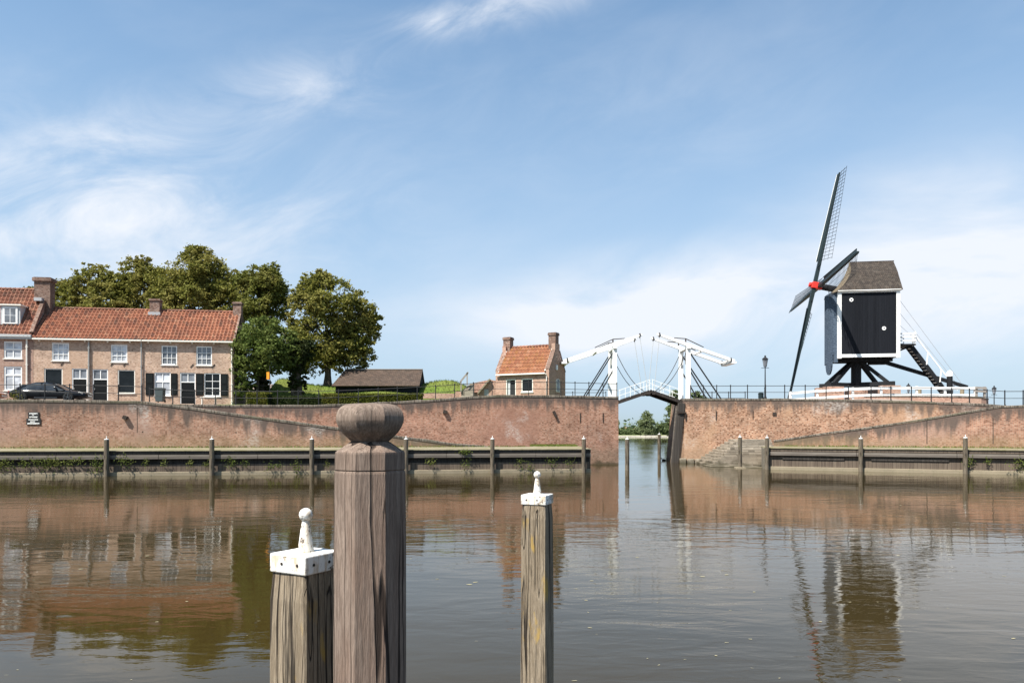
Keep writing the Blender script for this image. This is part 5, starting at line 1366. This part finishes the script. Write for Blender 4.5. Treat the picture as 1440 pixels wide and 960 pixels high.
# ------------------------------------------------------------------ street lamps
def lamp(label, px, Y, zb, H, s_=1.0):
    t = thing('street_lamp', label, 'lamp', (x_at(px, Y), Y, zb), 0, 'old style street lamps')
    m = MB(); m.loft(0, 0, [(.13, 0), (.13, .35), (.10, .42), (.075, .5), (.07, 1.1), (.085, 1.14), (.05, 1.2), (.038, H*.73), (.06, H*.735), (.03, H*.75), (.03, H*.765)], 10); m.tube((-.3, 0, H*.735), (.3, 0, H*.735), .018); m.build('pole', M['rail_metal'], t)
    z0 = H*.765; z1 = H*.915
    m = MB(); m.loft(0, 0, [(.11, z0), (.20, z1)], 6); m.build('lantern_glass', M['grey_glass'], t)
    m = MB()
    for i in range(6): a = math.pi*i/3; m.tube((.112*math.cos(a), .112*math.sin(a), z0), (.205*math.cos(a), .205*math.sin(a), z1), .012, n=4)
    m.loft(0, 0, [(.24, z1), (.25, z1 + .03), (.15, z1 + .13), (.07, z1 + .17), (.06, z1 + .22), (.09, z1 + .24), (.015, z1 + .33)], 6); m.loft(0, 0, [(.03, z0 - .05), (.13, z0 - .02), (.13, z0 + .01)], 6)
    m.build('lantern_frame', M['rail_metal'], t)
lamp('tall black street lamp on the right rampart between bridge and mill', 1076, 57.0, 4.65, z_at(500, 57) - 4.65 + .02)
lamp('far street lamp seen beyond the railing at the right edge', 1398, 74, 3.6, z_at(542.5, 74) - 3.6)
lamp('far street lamp peeping over the white rail under the mill', 1277.5, 80, 3.4, z_at(538, 80) - 3.4)
Y = 57.2; t = thing('litter_bin', 'small dark green litter bin left of the tall street lamp', 'bin', (x_at(1070, Y), Y, 4.7), 0)
m = MB(); m.loft(0, 0, [(.17, 0), (.2, .1), (.2, .62)], 12); m.build('drum', M['dark_green_paint'], t)
m = MB(); m.loft(0, 0, [(.22, .62), (.22, .67), (.1, .74), (.02, .75)], 12); m.build('lid', M['dark_green_paint'], t)

# ------------------------------------------------------------------ shed, hedges, casemate
Y = 60.5; xa, xb = x_at(469, Y), x_at(589, Y); zg = zl((xa + xb)/2, 61.5)
t = thing('wooden_shed', 'long low black wooden shed with weathered brown roof on the grass bank', 'shed', (xa, Y, zg - .2))
L = xb - xa; E = z_at(542, Y) - zg + .2; TP = z_at(519.5, Y + 2.2) - zg + .2
m = MB(); m.box(0.1, L - .05, 0.25, 4.0, -.4, E + .05); m.add([(L - .051, .25, E), (L - .051, 4, E), (L - .051, 2.2, TP - .1)], [(0, 1, 2)]); m.build('wall', M['black_boards'], t)
m = MB(); m.prism([(-.12, E - .02), (2.2, TP), (4.4, E - .02), (4.3, E - .09), (2.2, TP - .1), (-.02, E - .09)], (-.15, 0, 0), (0, 1, 0), (0, 0, 1), (L + .2, 0, 0))
m.v = [(p[0] + (.62 if (p[2] > TP - .2 and p[0] < 1) else 0), p[1], p[2]) for p in m.v]; rf = m.build('roof', M['shed_shingle'], t)
m = MB(); m.box(.45, L + .06, 2.1, 2.3, TP - .01, TP + .05); m.build('ridge_board', M['grey_wood'], rf)
def hedge(label, px0, px1, ytop, ybot, Y, dep, seed, n, mat='hedge_leaf'):
    x0, x1 = x_at(px0, Y), x_at(px1, Y); z1 = z_at(ytop, Y); z0 = z_at(ybot, Y) - .3
    t = thing('clipped_hedge', label, 'hedge', ((x0 + x1)/2, Y, z0))
    r = np.random.default_rng(seed); P = []
    m = MB(); m.box(x0 + .06, x1 - .06, Y + .06, Y + dep - .06, z0, z1 - .08); m.build('dark_core', M['ivy_shade_leaf'], t, world=True)  # solid dark box added as the shaded inside of the hedge
    P = np.stack([r.uniform(x0, x1, n), r.uniform(Y, Y + dep, n), r.uniform(z0, z1, n)], 1)
    f = r.random(n); P[f < .42, 1] = Y + r.normal(0, .03, (f < .42).sum()); s_ = (f >= .42) & (f < .8); P[s_, 2] = z1 + r.normal(0, .035, s_.sum())
    V, F = leaf_cloud(P, .10, seed=seed); fast_mesh('leaves', V, F, M[mat], t, off=((x0 + x1)/2, Y, z0))
hedge('clipped green hedge block just right of the house row', 346, 376, 552.5, 568, 54.0, 1.1, 1, 3500)
hedge('low clipped hedge section in the shade of the trees', 376.5, 452, 557.5, 568, 54.6, .9, 2, 4500, 'ivy_shade_leaf')  # tree shade is put into the colour by the dark leaves
hedge('long yellow green clipped hedge below the black shed', 452.5, 594, 554, 567.5, 54.2, 1.0, 3, 12000)
# brick casemate with steps and a wooden handrail
Y = 58.5
t = thing('casemate', 'low brick casemate with sloping side wall left of the toll house', 'casemate', (x_at(665, Y), Y, 4.3))
def P(px, py, Yv=Y): return (x_at(px, Yv), z_at(py, Yv))
m = MB(); q = [P(593, 560), P(593, 552.5), P(640, 553), P(641, 550), P(654, 551), P(672, 553), P(688, 533.5), P(697, 535), P(697, 560)]
m.prism(q, (0, Y, 0), (1, 0, 0), (0, 0, 1), (0, .6, 0)); m.build('wall', M['house_brick'], t, world=True)
m = MB(); q = [P(650, 551), P(664, 538), P(690, 532.5), P(690, 551)]; m.prism(q, (0, Y + .61, 0), (1, 0, 0), (0, 0, 1), (0, 2.2, 0)); m.build('back_wall', M['house_brick'], t, world=True)
m = MB(); m.bar((*[P(672, 553)[0], Y - .03], P(672, 553)[1]), (P(689, 533)[0], Y - .03, P(689, 533)[1]), .5, .12); m.build('coping', M['concrete'], t, world=True)
m = MB(); m.box(P(681, 0)[0], P(687, 0)[0], Y - .02, Y + .1, P(0, 556)[1], P(0, 547)[1]); m.build('door', M['zinc'], t, world=True)
t = thing('bank_steps', 'small flight of steps up the bank with a wooden handrail', 'steps', (x_at(655, 59.5), 59.5, 4.6))
m = MB()
for i in range(7): a = P(649 + i*1.9, 549.5 - i*1.7); m.box(a[0], P(667, 0)[0], Y - .5 + i*.07, Y + .05, 4.3, a[1] - .003*i)
m.build('treads', M['stone_brick'], t, world=True)
m = MB()
for px, p0, p1 in ((649, 548, 537), (657.5, 540, 524.5)): a = P(px, p0); m.bar((a[0], Y - .55, a[1] - .2), (a[0], Y - .55, P(px, p1)[1]), .09, .09)
m.bar((P(647.5, 0)[0], Y - .55, P(0, 538)[1]), (P(659, 0)[0], Y - .55, P(0, 524)[1]), .09, .13); m.build('handrail', M['grey_wood'], t, world=True)
# orange flag sign by the tree
Y = 54.6; t = thing('flag_sign', 'small orange banner on a thin pole under the trees', 'sign', (x_at(379.5, Y), Y, 4.3))
m = MB(); m.tube((0, 0, 0), (0, 0, z_at(514, Y) - 4.3), .03); m.build('pole', M['rail_metal'], t)
m = MB(); m.box(-.24, -.035, -.02, .02, z_at(533, Y) - 4.3, z_at(523, Y) - 4.3); m.build('banner', M['orange_cloth'], t)

# ------------------------------------------------------------------ trees
def tree(name, label, x, y, zb, lobes, trunk_r, trunk_h, mat, leaf=.26, n=9000, seed=1, group=None, lean=(0, 0), clump=.42, inner=.18, cat='tree', spread=False):
    """lobes: (dx, dy, dz above base, rx, ry, rz)"""
    t = thing(name, label, cat, (x, y, zb), 0, group); r = np.random.default_rng(seed); rr = random.Random(seed)
    m = MB(); top = Vector((lean[0], lean[1], trunk_h)); segs = 7; prev = None
    ring = []
    nn = 10
    zs = [-.4, 0, .35, .9] + [trunk_h*(.25 + .75*i/5) for i in range(6)]
    rz = []
    vs = []
    for z in sorted(set(zs)):
        f = max(0, z)/trunk_h; rad = trunk_r*(1.35 - .35*min(1, max(0, z)/.8))*(1 - .45*f); cx = lean[0]*f + .08*math.sin(z*1.7 + seed)*f; cy_ = lean[1]*f
        vs.append([(cx + rad*math.cos(2*math.pi*i/nn)*(1 + .08*math.sin(3*i + seed)), cy_ + rad*math.sin(2*math.pi*i/nn), z) for i in range(nn)])
    k = len(vs); m.add([p for q in vs for p in q], [(j*nn + i, j*nn + (i+1) % nn, (j+1)*nn + (i+1) % nn, (j+1)*nn + i) for j in range(k - 1) for i in range(nn)])
    for (dx, dy, dz, rx, ry, rz_) in lobes:
        a = Vector((lean[0]*.8, lean[1]*.8, trunk_h*rr.uniform(.6, .98))); b = Vector((dx, dy, dz)); mid = a.lerp(b, .5) + Vector((rr.uniform(-.3, .3), rr.uniform(-.3, .3), rr.uniform(-.1, .3)))
        m.tube(a, mid, trunk_r*.42, trunk_r*.3, 7); m.tube(mid, b, trunk_r*.3, trunk_r*.14, 6)
        for q in range(3):
            e = b + Vector((rr.uniform(-1, 1)*rx, rr.uniform(-1, 1)*ry, rr.uniform(-.3, 1)*rz_))*.75; m.tube(b.lerp(mid, .3), e, trunk_r*.13, .02, 5)
    m.build('trunk', M['bark'], t, smooth=True)
    extra = []
    if spread:
        for (dx, dy, dz, rx, ry, rz_) in lobes:                 # smaller bulges break up each mass
            for q in range(5):
                a = rr.uniform(0, 6.28); e = rr.uniform(-.35, 1.0); ce = math.sqrt(max(0, 1 - e*e)); k = rr.uniform(.30, .48)
                extra.append((dx + rx*.86*ce*math.cos(a), dy + ry*.86*ce*math.sin(a), dz + rz_*.86*e, rx*k, ry*k, rz_*k))
        lobes = [(a, b, c, d*.9, e*.9, f*.9) for a, b, c, d, e, f in lobes] + extra
    vol = np.array([rx*ry + rx*rz_ + ry*rz_ for *_, rx, ry, rz_ in lobes]); cnt = (n*vol/vol.sum()).astype(int); pts = []
    for (dx, dy, dz, rx, ry, rz_), c in zip(lobes, cnt):
        nc = max(10, int(c/26)); d = r.normal(size=(nc, 3)); d /= np.linalg.norm(d, axis=1)[:, None]
        rad = np.where(r.random(nc) < inner, r.uniform(.2, .8, nc), r.uniform(.82, 1.0, nc)); cc = d*rad[:, None]*np.array([rx, ry, rz_]) + np.array([dx, dy, dz])
        cs = clump*min(1.0, .35 + .3*rx)*r.uniform(.55, 1.3, nc); idx = r.integers(0, nc, c)
        o = r.normal(size=(c, 3))*.5; o[:, 2] *= .62; pts.append(cc[idx] + o*cs[idx][:, None])
    V, F = leaf_cloud(np.concatenate(pts), leaf, seed=seed, up=.35); fast_mesh('crown', V, F, M[mat], t)
    return t
def lob(specs, x, Y, zb, grow=1.0):
    """(px, py, half width px, half height px, depth offset) read at distance Y -> lobes"""
    out = []
    for px, py, hw, hh, dy in specs:
        s_ = (Y + dy)/FPX; out.append((x_at(px, Y + dy) - x, dy, z_at(py, Y + dy) - zb, hw*s_*grow, hw*s_*.95*grow, hh*s_*grow))
    return out
gt = 'tall lime trees behind the house row'
def ltree(label, px, Y, specs, n, seed, mat='lime_leaf', th=5, tr=.34, group=gt, leaf=.235, name='lime_tree', clump=.5, cat='tree', inner=.18):
    x = x_at(px, Y); zb = zl(x, Y) - .05; n = int(n*1.9)
    return tree(name, label, x, Y, zb, lob(specs, x, Y, zb, 1.13), tr, th, mat, leaf, n, seed, group, clump=clump, cat=cat, inner=inner, spread=(name == 'lime_tree'))
ltree('lime tree at the left end of the row, beside the big chimney', 92, 72, [(92, 430, 22, 26, 0), (78, 448, 16, 22, 1), (104, 452, 20, 24, -1)], 7000, 1)
ltree('small dark tree top peeping over the left brick house', 42, 78, [(42, 416, 8, 11, 0), (38, 440, 14, 18, 0)], 2500, 9)
ltree('lime tree with a pointed top, second from the left behind the roofs', 135, 70, [(133, 400, 20, 25, 0), (150, 425, 24, 28, -1), (120, 430, 20, 26, 1), (140, 452, 30, 22, 0), (163, 404, 17, 20, .8), (112, 408, 15, 20, .5)], 11000, 2)
ltree('lime tree with a twin peaked crown left of the broadest tree', 192, 71, [(188, 388, 20, 25, 0), (204, 402, 18, 22, -1.0), (176, 420, 20, 30, .5), (200, 440, 28, 26, 0), (224, 402, 16, 22, .8)], 11000, 3)
ltree('broadest and tallest lime tree, behind the middle chimney', 276, 69, [(278, 384, 34, 29, 0), (246, 400, 30, 30, -.5), (306, 402, 28, 30, .5), (264, 430, 40, 32, -1), (312, 434, 24, 30, -.5), (232, 436, 22, 24, 0)], 22000, 4)
ltree('lime tree rising behind the right gable chimney', 371, 67, [(366, 395, 24, 21, 0), (378, 405, 24, 26, -1.0), (352, 420, 20, 30, 0), (384, 436, 22, 30, -.5), (362, 450, 28, 26, -1.0), (341, 408, 14, 20, .6)], 14000, 5, 'lime_leaf_dark')
ltree('big free standing lime tree left of the black shed', 461, 63.5, [(446, 410, 22, 24, 0), (470, 424, 30, 32, -.8), (430, 434, 24, 34, 0), (492, 446, 26, 34, .5), (508, 470, 24, 30, .5), (452, 474, 34, 36, -1), (486, 500, 28, 26, 0), (420, 480, 20, 30, 0), (440, 508, 26, 18, .5), (510, 497, 16, 20, 0)], 22000, 6, th=4.2, tr=.30)
ltree('dark ivy covered trunk right of the orange banner', 417, 57.5, [(416, 505, 12, 22, 0), (419, 535, 11, 22, 0), (430, 492, 12, 14, 0)], 4500, 7, 'ivy_shade_leaf', th=4.5, tr=.5, group=None, name='ivy_tree', leaf=.2, clump=.25, inner=.3)
ltree('dark trunk with low foliage just left of the orange banner', 368, 58.6, [(366, 512, 11, 22, 0), (369, 540, 9, 18, 0)], 2600, 8, 'ivy_shade_leaf', th=4.0, tr=.4, group=None, name='ivy_tree', leaf=.2, clump=.25, inner=.3)
ltree('bright bushy young tree against the gable of the end house', 362, 57.0, [(370, 468, 26, 20, 0), (350, 486, 22, 24, -.3), (388, 486, 28, 24, 0), (366, 500, 34, 22, -.4), (408, 500, 18, 18, .3), (346, 525, 16, 20, -.5), (340, 548, 12, 14, -.5), (382, 512, 26, 12, 0)], 12000, 10, 'bush_leaf', th=3.2, tr=.16, group=None, name='young_tree', leaf=.2, clump=.36)
# beyond the river
def ftree(label, px, Y, specs, n, seed, mat, th=3, tr=.3, leaf=.6, name='river_tree', group='trees beyond the river', zb=.8, clump=1.0):
    x = x_at(px, Y); return tree(name, label, x, Y, zb, lob(specs, x, Y, zb), tr, th, mat, leaf, n, seed, group, clump=clump, inner=.3)
ftree('tall pale willow on the far bank framed by the bridge opening', 909, 290.5, [(909, 590, 9, 10, 0), (904, 600, 9, 10, 0), (914, 600, 9, 11, 0), (909, 607, 13, 7, 0), (910, 584, 5, 6, 0)], 6500, 21, 'hazy_willow_leaf', name='willow_tree', group=None)
ftree('dark bush on the far bank right of the willow', 933, 292, [(933, 601, 8, 9, 0), (926, 606, 6, 6, 0), (938, 605, 7, 8, 0)], 2500, 22, 'hazy_far_leaf', group=None, name='river_bush')
for i, (px, hw, hh, lab) in enumerate(((868, 8, 5, 'low green shrub on the far bank at the left flank'), (880, 8, 5.5, 'low green shrub on the far bank, left of the willow'), (893, 7, 5, 'low green shrub on the far bank touching the willow'), (922, 6, 4.5, 'low green shrub between the willow and the dark bush'))):
    ftree(lab, px, 292, [(px, 608, hw, hh, 0)], 900, 30 + i, 'hazy_far_leaf', th=1, tr=.1, name='river_shrub', group='low shrubs on the far bank')
ftree('tall dark poplar behind the right flank of the bridge opening', 943, 150, [(944, 590, 8, 26, 0), (946, 572, 6, 18, 0), (942, 602, 6, 10, 0)], 3500, 41, 'hazy_far_leaf', th=6, leaf=.4, zb=-.5, group=None, name='poplar_tree', clump=.7)
ftree('green tree crown seen behind the right bridge gate', 983, 140, [(983, 566, 10, 14, 0), (978, 556, 6, 8, 0), (990, 572, 10, 12, 0)], 3000, 42, 'hazy_far_leaf', th=5, leaf=.4, zb=-.5, group=None, clump=.7)
ftree('green tree crown seen between the two right gate posts', 949, 145, [(948, 558, 7, 9, 0), (952, 575, 10, 14, 0)], 2200, 43, 'hazy_far_leaf', th=5, leaf=.4, zb=-.5, group=None, clump=.7)
pts = []
r = np.random.default_rng(77)
for i in range(9000): pts.append((r.uniform(-700, 900), 700 + r.normal(0, 20), .5 + abs(r.normal(0, 4.5))))
V, F = leaf_cloud(np.array(pts), 4.0, seed=5); tag(fast_mesh('distant_wood', V, F, M['hazy_far_leaf']), 'faint line of distant woods beyond the river', 'wood', kind='stuff')
# land for those trees on the right bank of the channel
m = MB(); m.prism([(24.5, 112), (35.5, 162), (90, 162), (90, 112)], (0, 0, -1.2), (1, 0, 0), (0, 1, 0), (0, 0, 1.7))
tag(m.build('river_spit', M['far_grass'], bevel=.3), 'low green spit of land behind the right rampart', 'bank', kind='structure')
# distant farmhouse roofs
for px, w, lab in ((878, 9, 'distant farmhouse with reddish roof, left one over the far shrubs'), (889, 7, 'distant farmhouse with reddish roof, right one near the willow')):
    w *= .8; Y = 950; t = thing('farmhouse', lab, 'house', (x_at(px, Y), Y, 1.2), .2, 'distant farmhouses'); 
    m = MB(); m.box(-w/2, w/2, -3, 3, -1, 2.6); m.build('wall', M['cream_paint'], t)
    m = MB(); m.prism([(-3.3, 2.5), (0, 5.4), (3.3, 2.5)], (-w/2 - .2, 0, 0), (0, 1, 0), (0, 0, 1), (w + .4, 0, 0)); m.build('roof', M['pantile'], t)
# a coot on the water by the flank
Y = 61.0; x = x_at(933.5, Y)
t = MB(); prof = [(.02, -.17, .05), (.07, -.12, .06), (.10, 0, .06), (.085, .1, .065), (.05, .16, .09), (.045, .18, .15), (.05, .20, .20), (.045, .235, .21), (.02, .265, .205)]
vs = []; nn = 10
for r_, px_, pz in prof: vs += [(px_*1.0, r_*math.cos(2*math.pi*i/nn), pz + r_*math.sin(2*math.pi*i/nn)) for i in range(nn)]
fs = [(j*nn + i, j*nn + (i+1) % nn, (j+1)*nn + (i+1) % nn, (j+1)*nn + i) for j in range(len(prof) - 1) for i in range(nn)] + [tuple(range(nn)), tuple((len(prof)-1)*nn + i for i in range(nn))]
root = thing('coot', 'small black water bird swimming beside the right flank', 'bird', (x, Y, 0), 2.6)
t.add(vs, fs); t.build('body', M['bird_black'], root, smooth=True)
b = MB(); b.tube((.262, 0, .205), (.32, 0, .195), .014, .004, 6); b.build('beak', M['bird_white'], root)
# flowering plant by the car
pl = thing('street_plant', 'pale leafy plant growing at the kerb behind the black coupe', 'plant', (x_at(19, 47.4), 47.5, 4.35))
r = np.random.default_rng(3); P_ = np.stack([r.normal(0, .17, 160), r.normal(0, .1, 160), abs(r.normal(.2, .32, 160))], 1); V, F = leaf_cloud(P_, .10, seed=4); fast_mesh('leaves', V, F, M['hedge_leaf'], pl)
m = MB(); [m.tube((0, 0, -.1), (r.normal(0, .15), 0, .6), .01, .004, 5) for i in range(4)]; m.build('stem', M['bark'], pl)
# ------------------------------------------------------------------ camera, sun, sky
cam = bpy.data.cameras.new('camera'); co = bpy.data.objects.new('camera', cam); COL.objects.link(co); S.camera = co
co.location = (0, 0, EYE); co.rotation_euler = (R(90), 0, 0)
cam.sensor_width = 36; cam.lens = FPX/1440*36; cam.shift_y = (HY - 480)/1440; cam.clip_start = .1; cam.clip_end = 20000
AZ, EL = R(47), R(56)                      # sun behind the viewer's left shoulder
sd = Vector((-math.sin(AZ)*math.cos(EL), -math.cos(AZ)*math.cos(EL), math.sin(EL)))
sun = bpy.data.lights.new('sun', 'SUN'); sun.energy = 5.0; sun.angle = R(.53); sun.color = (1, .945, .86)
so = bpy.data.objects.new('sun', sun); COL.objects.link(so); so.rotation_euler = (-sd).to_track_quat('-Z', 'Y').to_euler(); so.location = (-40, -40, 60)
W = bpy.data.worlds.new('World'); S.world = W; W.use_nodes = True; nt = W.node_tree; nt.nodes.clear()
def N(t_, **k):
    n = nt.nodes.new(t_)
    for a, b in k.items(): setattr(n, a, b)
    return n
def mth(op, a, b=0.0, c=0.0):
    n = N('ShaderNodeMath', operation=op)
    for i, v in enumerate((a, b, c)):
        if isinstance(v, bpy.types.NodeSocket): nt.links.new(v, n.inputs[i])
        else: n.inputs[i].default_value = v
    return n.outputs[0]
def mrange(v, a, b, c=0.0, d=1.0):
    n = N('ShaderNodeMapRange', interpolation_type='SMOOTHSTEP'); nt.links.new(v, n.inputs[0])
    for i, q in enumerate((a, b, c, d)): n.inputs[i+1].default_value = q
    return n.outputs[0]
out = N('ShaderNodeOutputWorld'); bg = N('ShaderNodeBackground'); sky = N('ShaderNodeTexSky', sky_type='NISHITA')
sky.sun_disc = False; sky.sun_elevation = EL; sky.sun_rotation = math.atan2(sd.x, sd.y); sky.air_density = 1.0; sky.dust_density = 1.2; sky.ozone_density = 1.6; sky.altitude = 0
tc = N('ShaderNodeTexCoord'); sp = N('ShaderNodeSeparateXYZ'); nt.links.new(tc.outputs['Generated'], sp.inputs[0])
az = mth('ARCTAN2', sp.outputs[0], sp.outputs[1]); el = mth('ARCSINE', sp.outputs[2])
def cnoise(sx, sz, rot, scale, detail, rough, dist, seed):
    cb = N('ShaderNodeCombineXYZ'); ca, sa = math.cos(rot), math.sin(rot)
    u = mth('ADD', mth('MULTIPLY', az, ca), mth('MULTIPLY', el, sa)); v = mth('SUBTRACT', mth('MULTIPLY', el, ca), mth('MULTIPLY', az, sa))
    nt.links.new(mth('MULTIPLY_ADD', u, sx, seed), cb.inputs[0]); nt.links.new(mth('MULTIPLY_ADD', v, sz, seed*.7), cb.inputs[1])
    n = N('ShaderNodeTexNoise'); nt.links.new(cb.outputs[0], n.inputs[0]); n.inputs['Scale'].default_value = scale; n.inputs['Detail'].default_value = detail; n.inputs['Roughness'].default_value = rough; n.inputs['Distortion'].default_value = dist
    return n.outputs['Fac']
wisp = cnoise(3.0, 7.5, R(16), 1.6, 8, .62, .7, 3.1)
soft = cnoise(2.2, 5.0, R(4), 1.3, 6, .55, .4, 8.2)
wisp_m = mrange(wisp, .30, .82); soft_m = mrange(soft, .26, .66)
def blob(px, py, sx, sy, amp, rot=0.0):
    a0 = math.atan((px - CX)/FPX); e0 = math.atan((HY - py)/FPX*math.cos(a0)); ca, sa = math.cos(rot), math.sin(rot)
    da = mth('SUBTRACT', az, a0); de = mth('SUBTRACT', el, e0)
    u = mth('ADD', mth('MULTIPLY', da, ca), mth('MULTIPLY', de, sa)); v = mth('SUBTRACT', mth('MULTIPLY', de, ca), mth('MULTIPLY', da, sa))
    u = mth('DIVIDE', u, sx); v = mth('DIVIDE', v, sy)
    g = mth('EXPONENT', mth('MULTIPLY', mth('ADD', mth('MULTIPLY', u, u), mth('MULTIPLY', v, v)), -1.0))
    return mth('MULTIPLY', g, amp)
def total(lst):
    t_ = lst[0]
    for q in lst[1:]: t_ = mth('ADD', t_, q)
    return t_
w = total([blob(110, 280, .28, .10, .75, R(10)), blob(60, 370, .20, .06, .6), blob(200, 190, .14, .03, .45, R(25)), blob(455, 115, .11, .035, .62, R(15)), blob(720, 12, .13, .020, 1.1, R(10)), blob(300, 330, .30, .07, .32), blob(600, 38, .04, .012, .6), blob(900, 160, .35, .10, .16)])
s_ = total([blob(960, 412, .18, .036, 1.25, R(2)), blob(880, 450, .28, .05, 1.0), blob(1400, 375, .17, .085, 1.1, R(-8)), blob(1130, 465, .30, .06, .85), blob(1330, 285, .16, .05, .45), blob(1000, 350, .2, .02, .25)])
mask = mth('ADD', mth('MULTIPLY', w, wisp_m), mth('MULTIPLY', s_, soft_m))
veil = mrange(el, .60, .0, .11, .80)
# scattered cloud over the rest of the sky (behind the viewer, above the frame)
mask = mth('MINIMUM', mth('ADD', mask, mth('MULTIPLY', mrange(soft, .45, .8), .10)), 0.97)
up = mrange(sp.outputs[2], -.02, .03)
mask = mth('MULTIPLY', mask, up)
mx = N('ShaderNodeMix', data_type='RGBA'); nt.links.new(mask, mx.inputs[0]); tint = N('ShaderNodeMix', data_type='RGBA', blend_type='MULTIPLY'); tint.inputs[0].default_value = 1.0; nt.links.new(sky.outputs[0], tint.inputs[6]); tint.inputs[7].default_value = (0.93, 1.20, 1.24, 1)
hz = N('ShaderNodeMix', data_type='RGBA'); nt.links.new(mth('MULTIPLY', veil, mrange(sp.outputs[2], -.02, .03)), hz.inputs[0]); nt.links.new(tint.outputs[2], hz.inputs[6]); hz.inputs[7].default_value = (3.5, 4.35, 5.5, 1)
nt.links.new(hz.outputs[2], mx.inputs[6]); mx.inputs[7].default_value = (5.8, 6.1, 6.6, 1)
nt.links.new(mx.outputs[2], bg.inputs[0]); bg.inputs[1].default_value = .075; nt.links.new(bg.outputs[0], out.inputs[0])
S.view_settings.view_transform = 'Standard'; S.view_settings.look = 'None'; S.view_settings.exposure = 1.05; S.view_settings.gamma = 1.0
S.view_settings.use_curve_mapping = False
S.render.engine = 'CYCLES'; S.cycles.max_bounces = 6; S.cycles.diffuse_bounces = 3; S.cycles.glossy_bounces = 3; S.cycles.transmission_bounces = 3; S.cycles.use_denoising = True
S.cycles.sample_clamp_indirect = 6
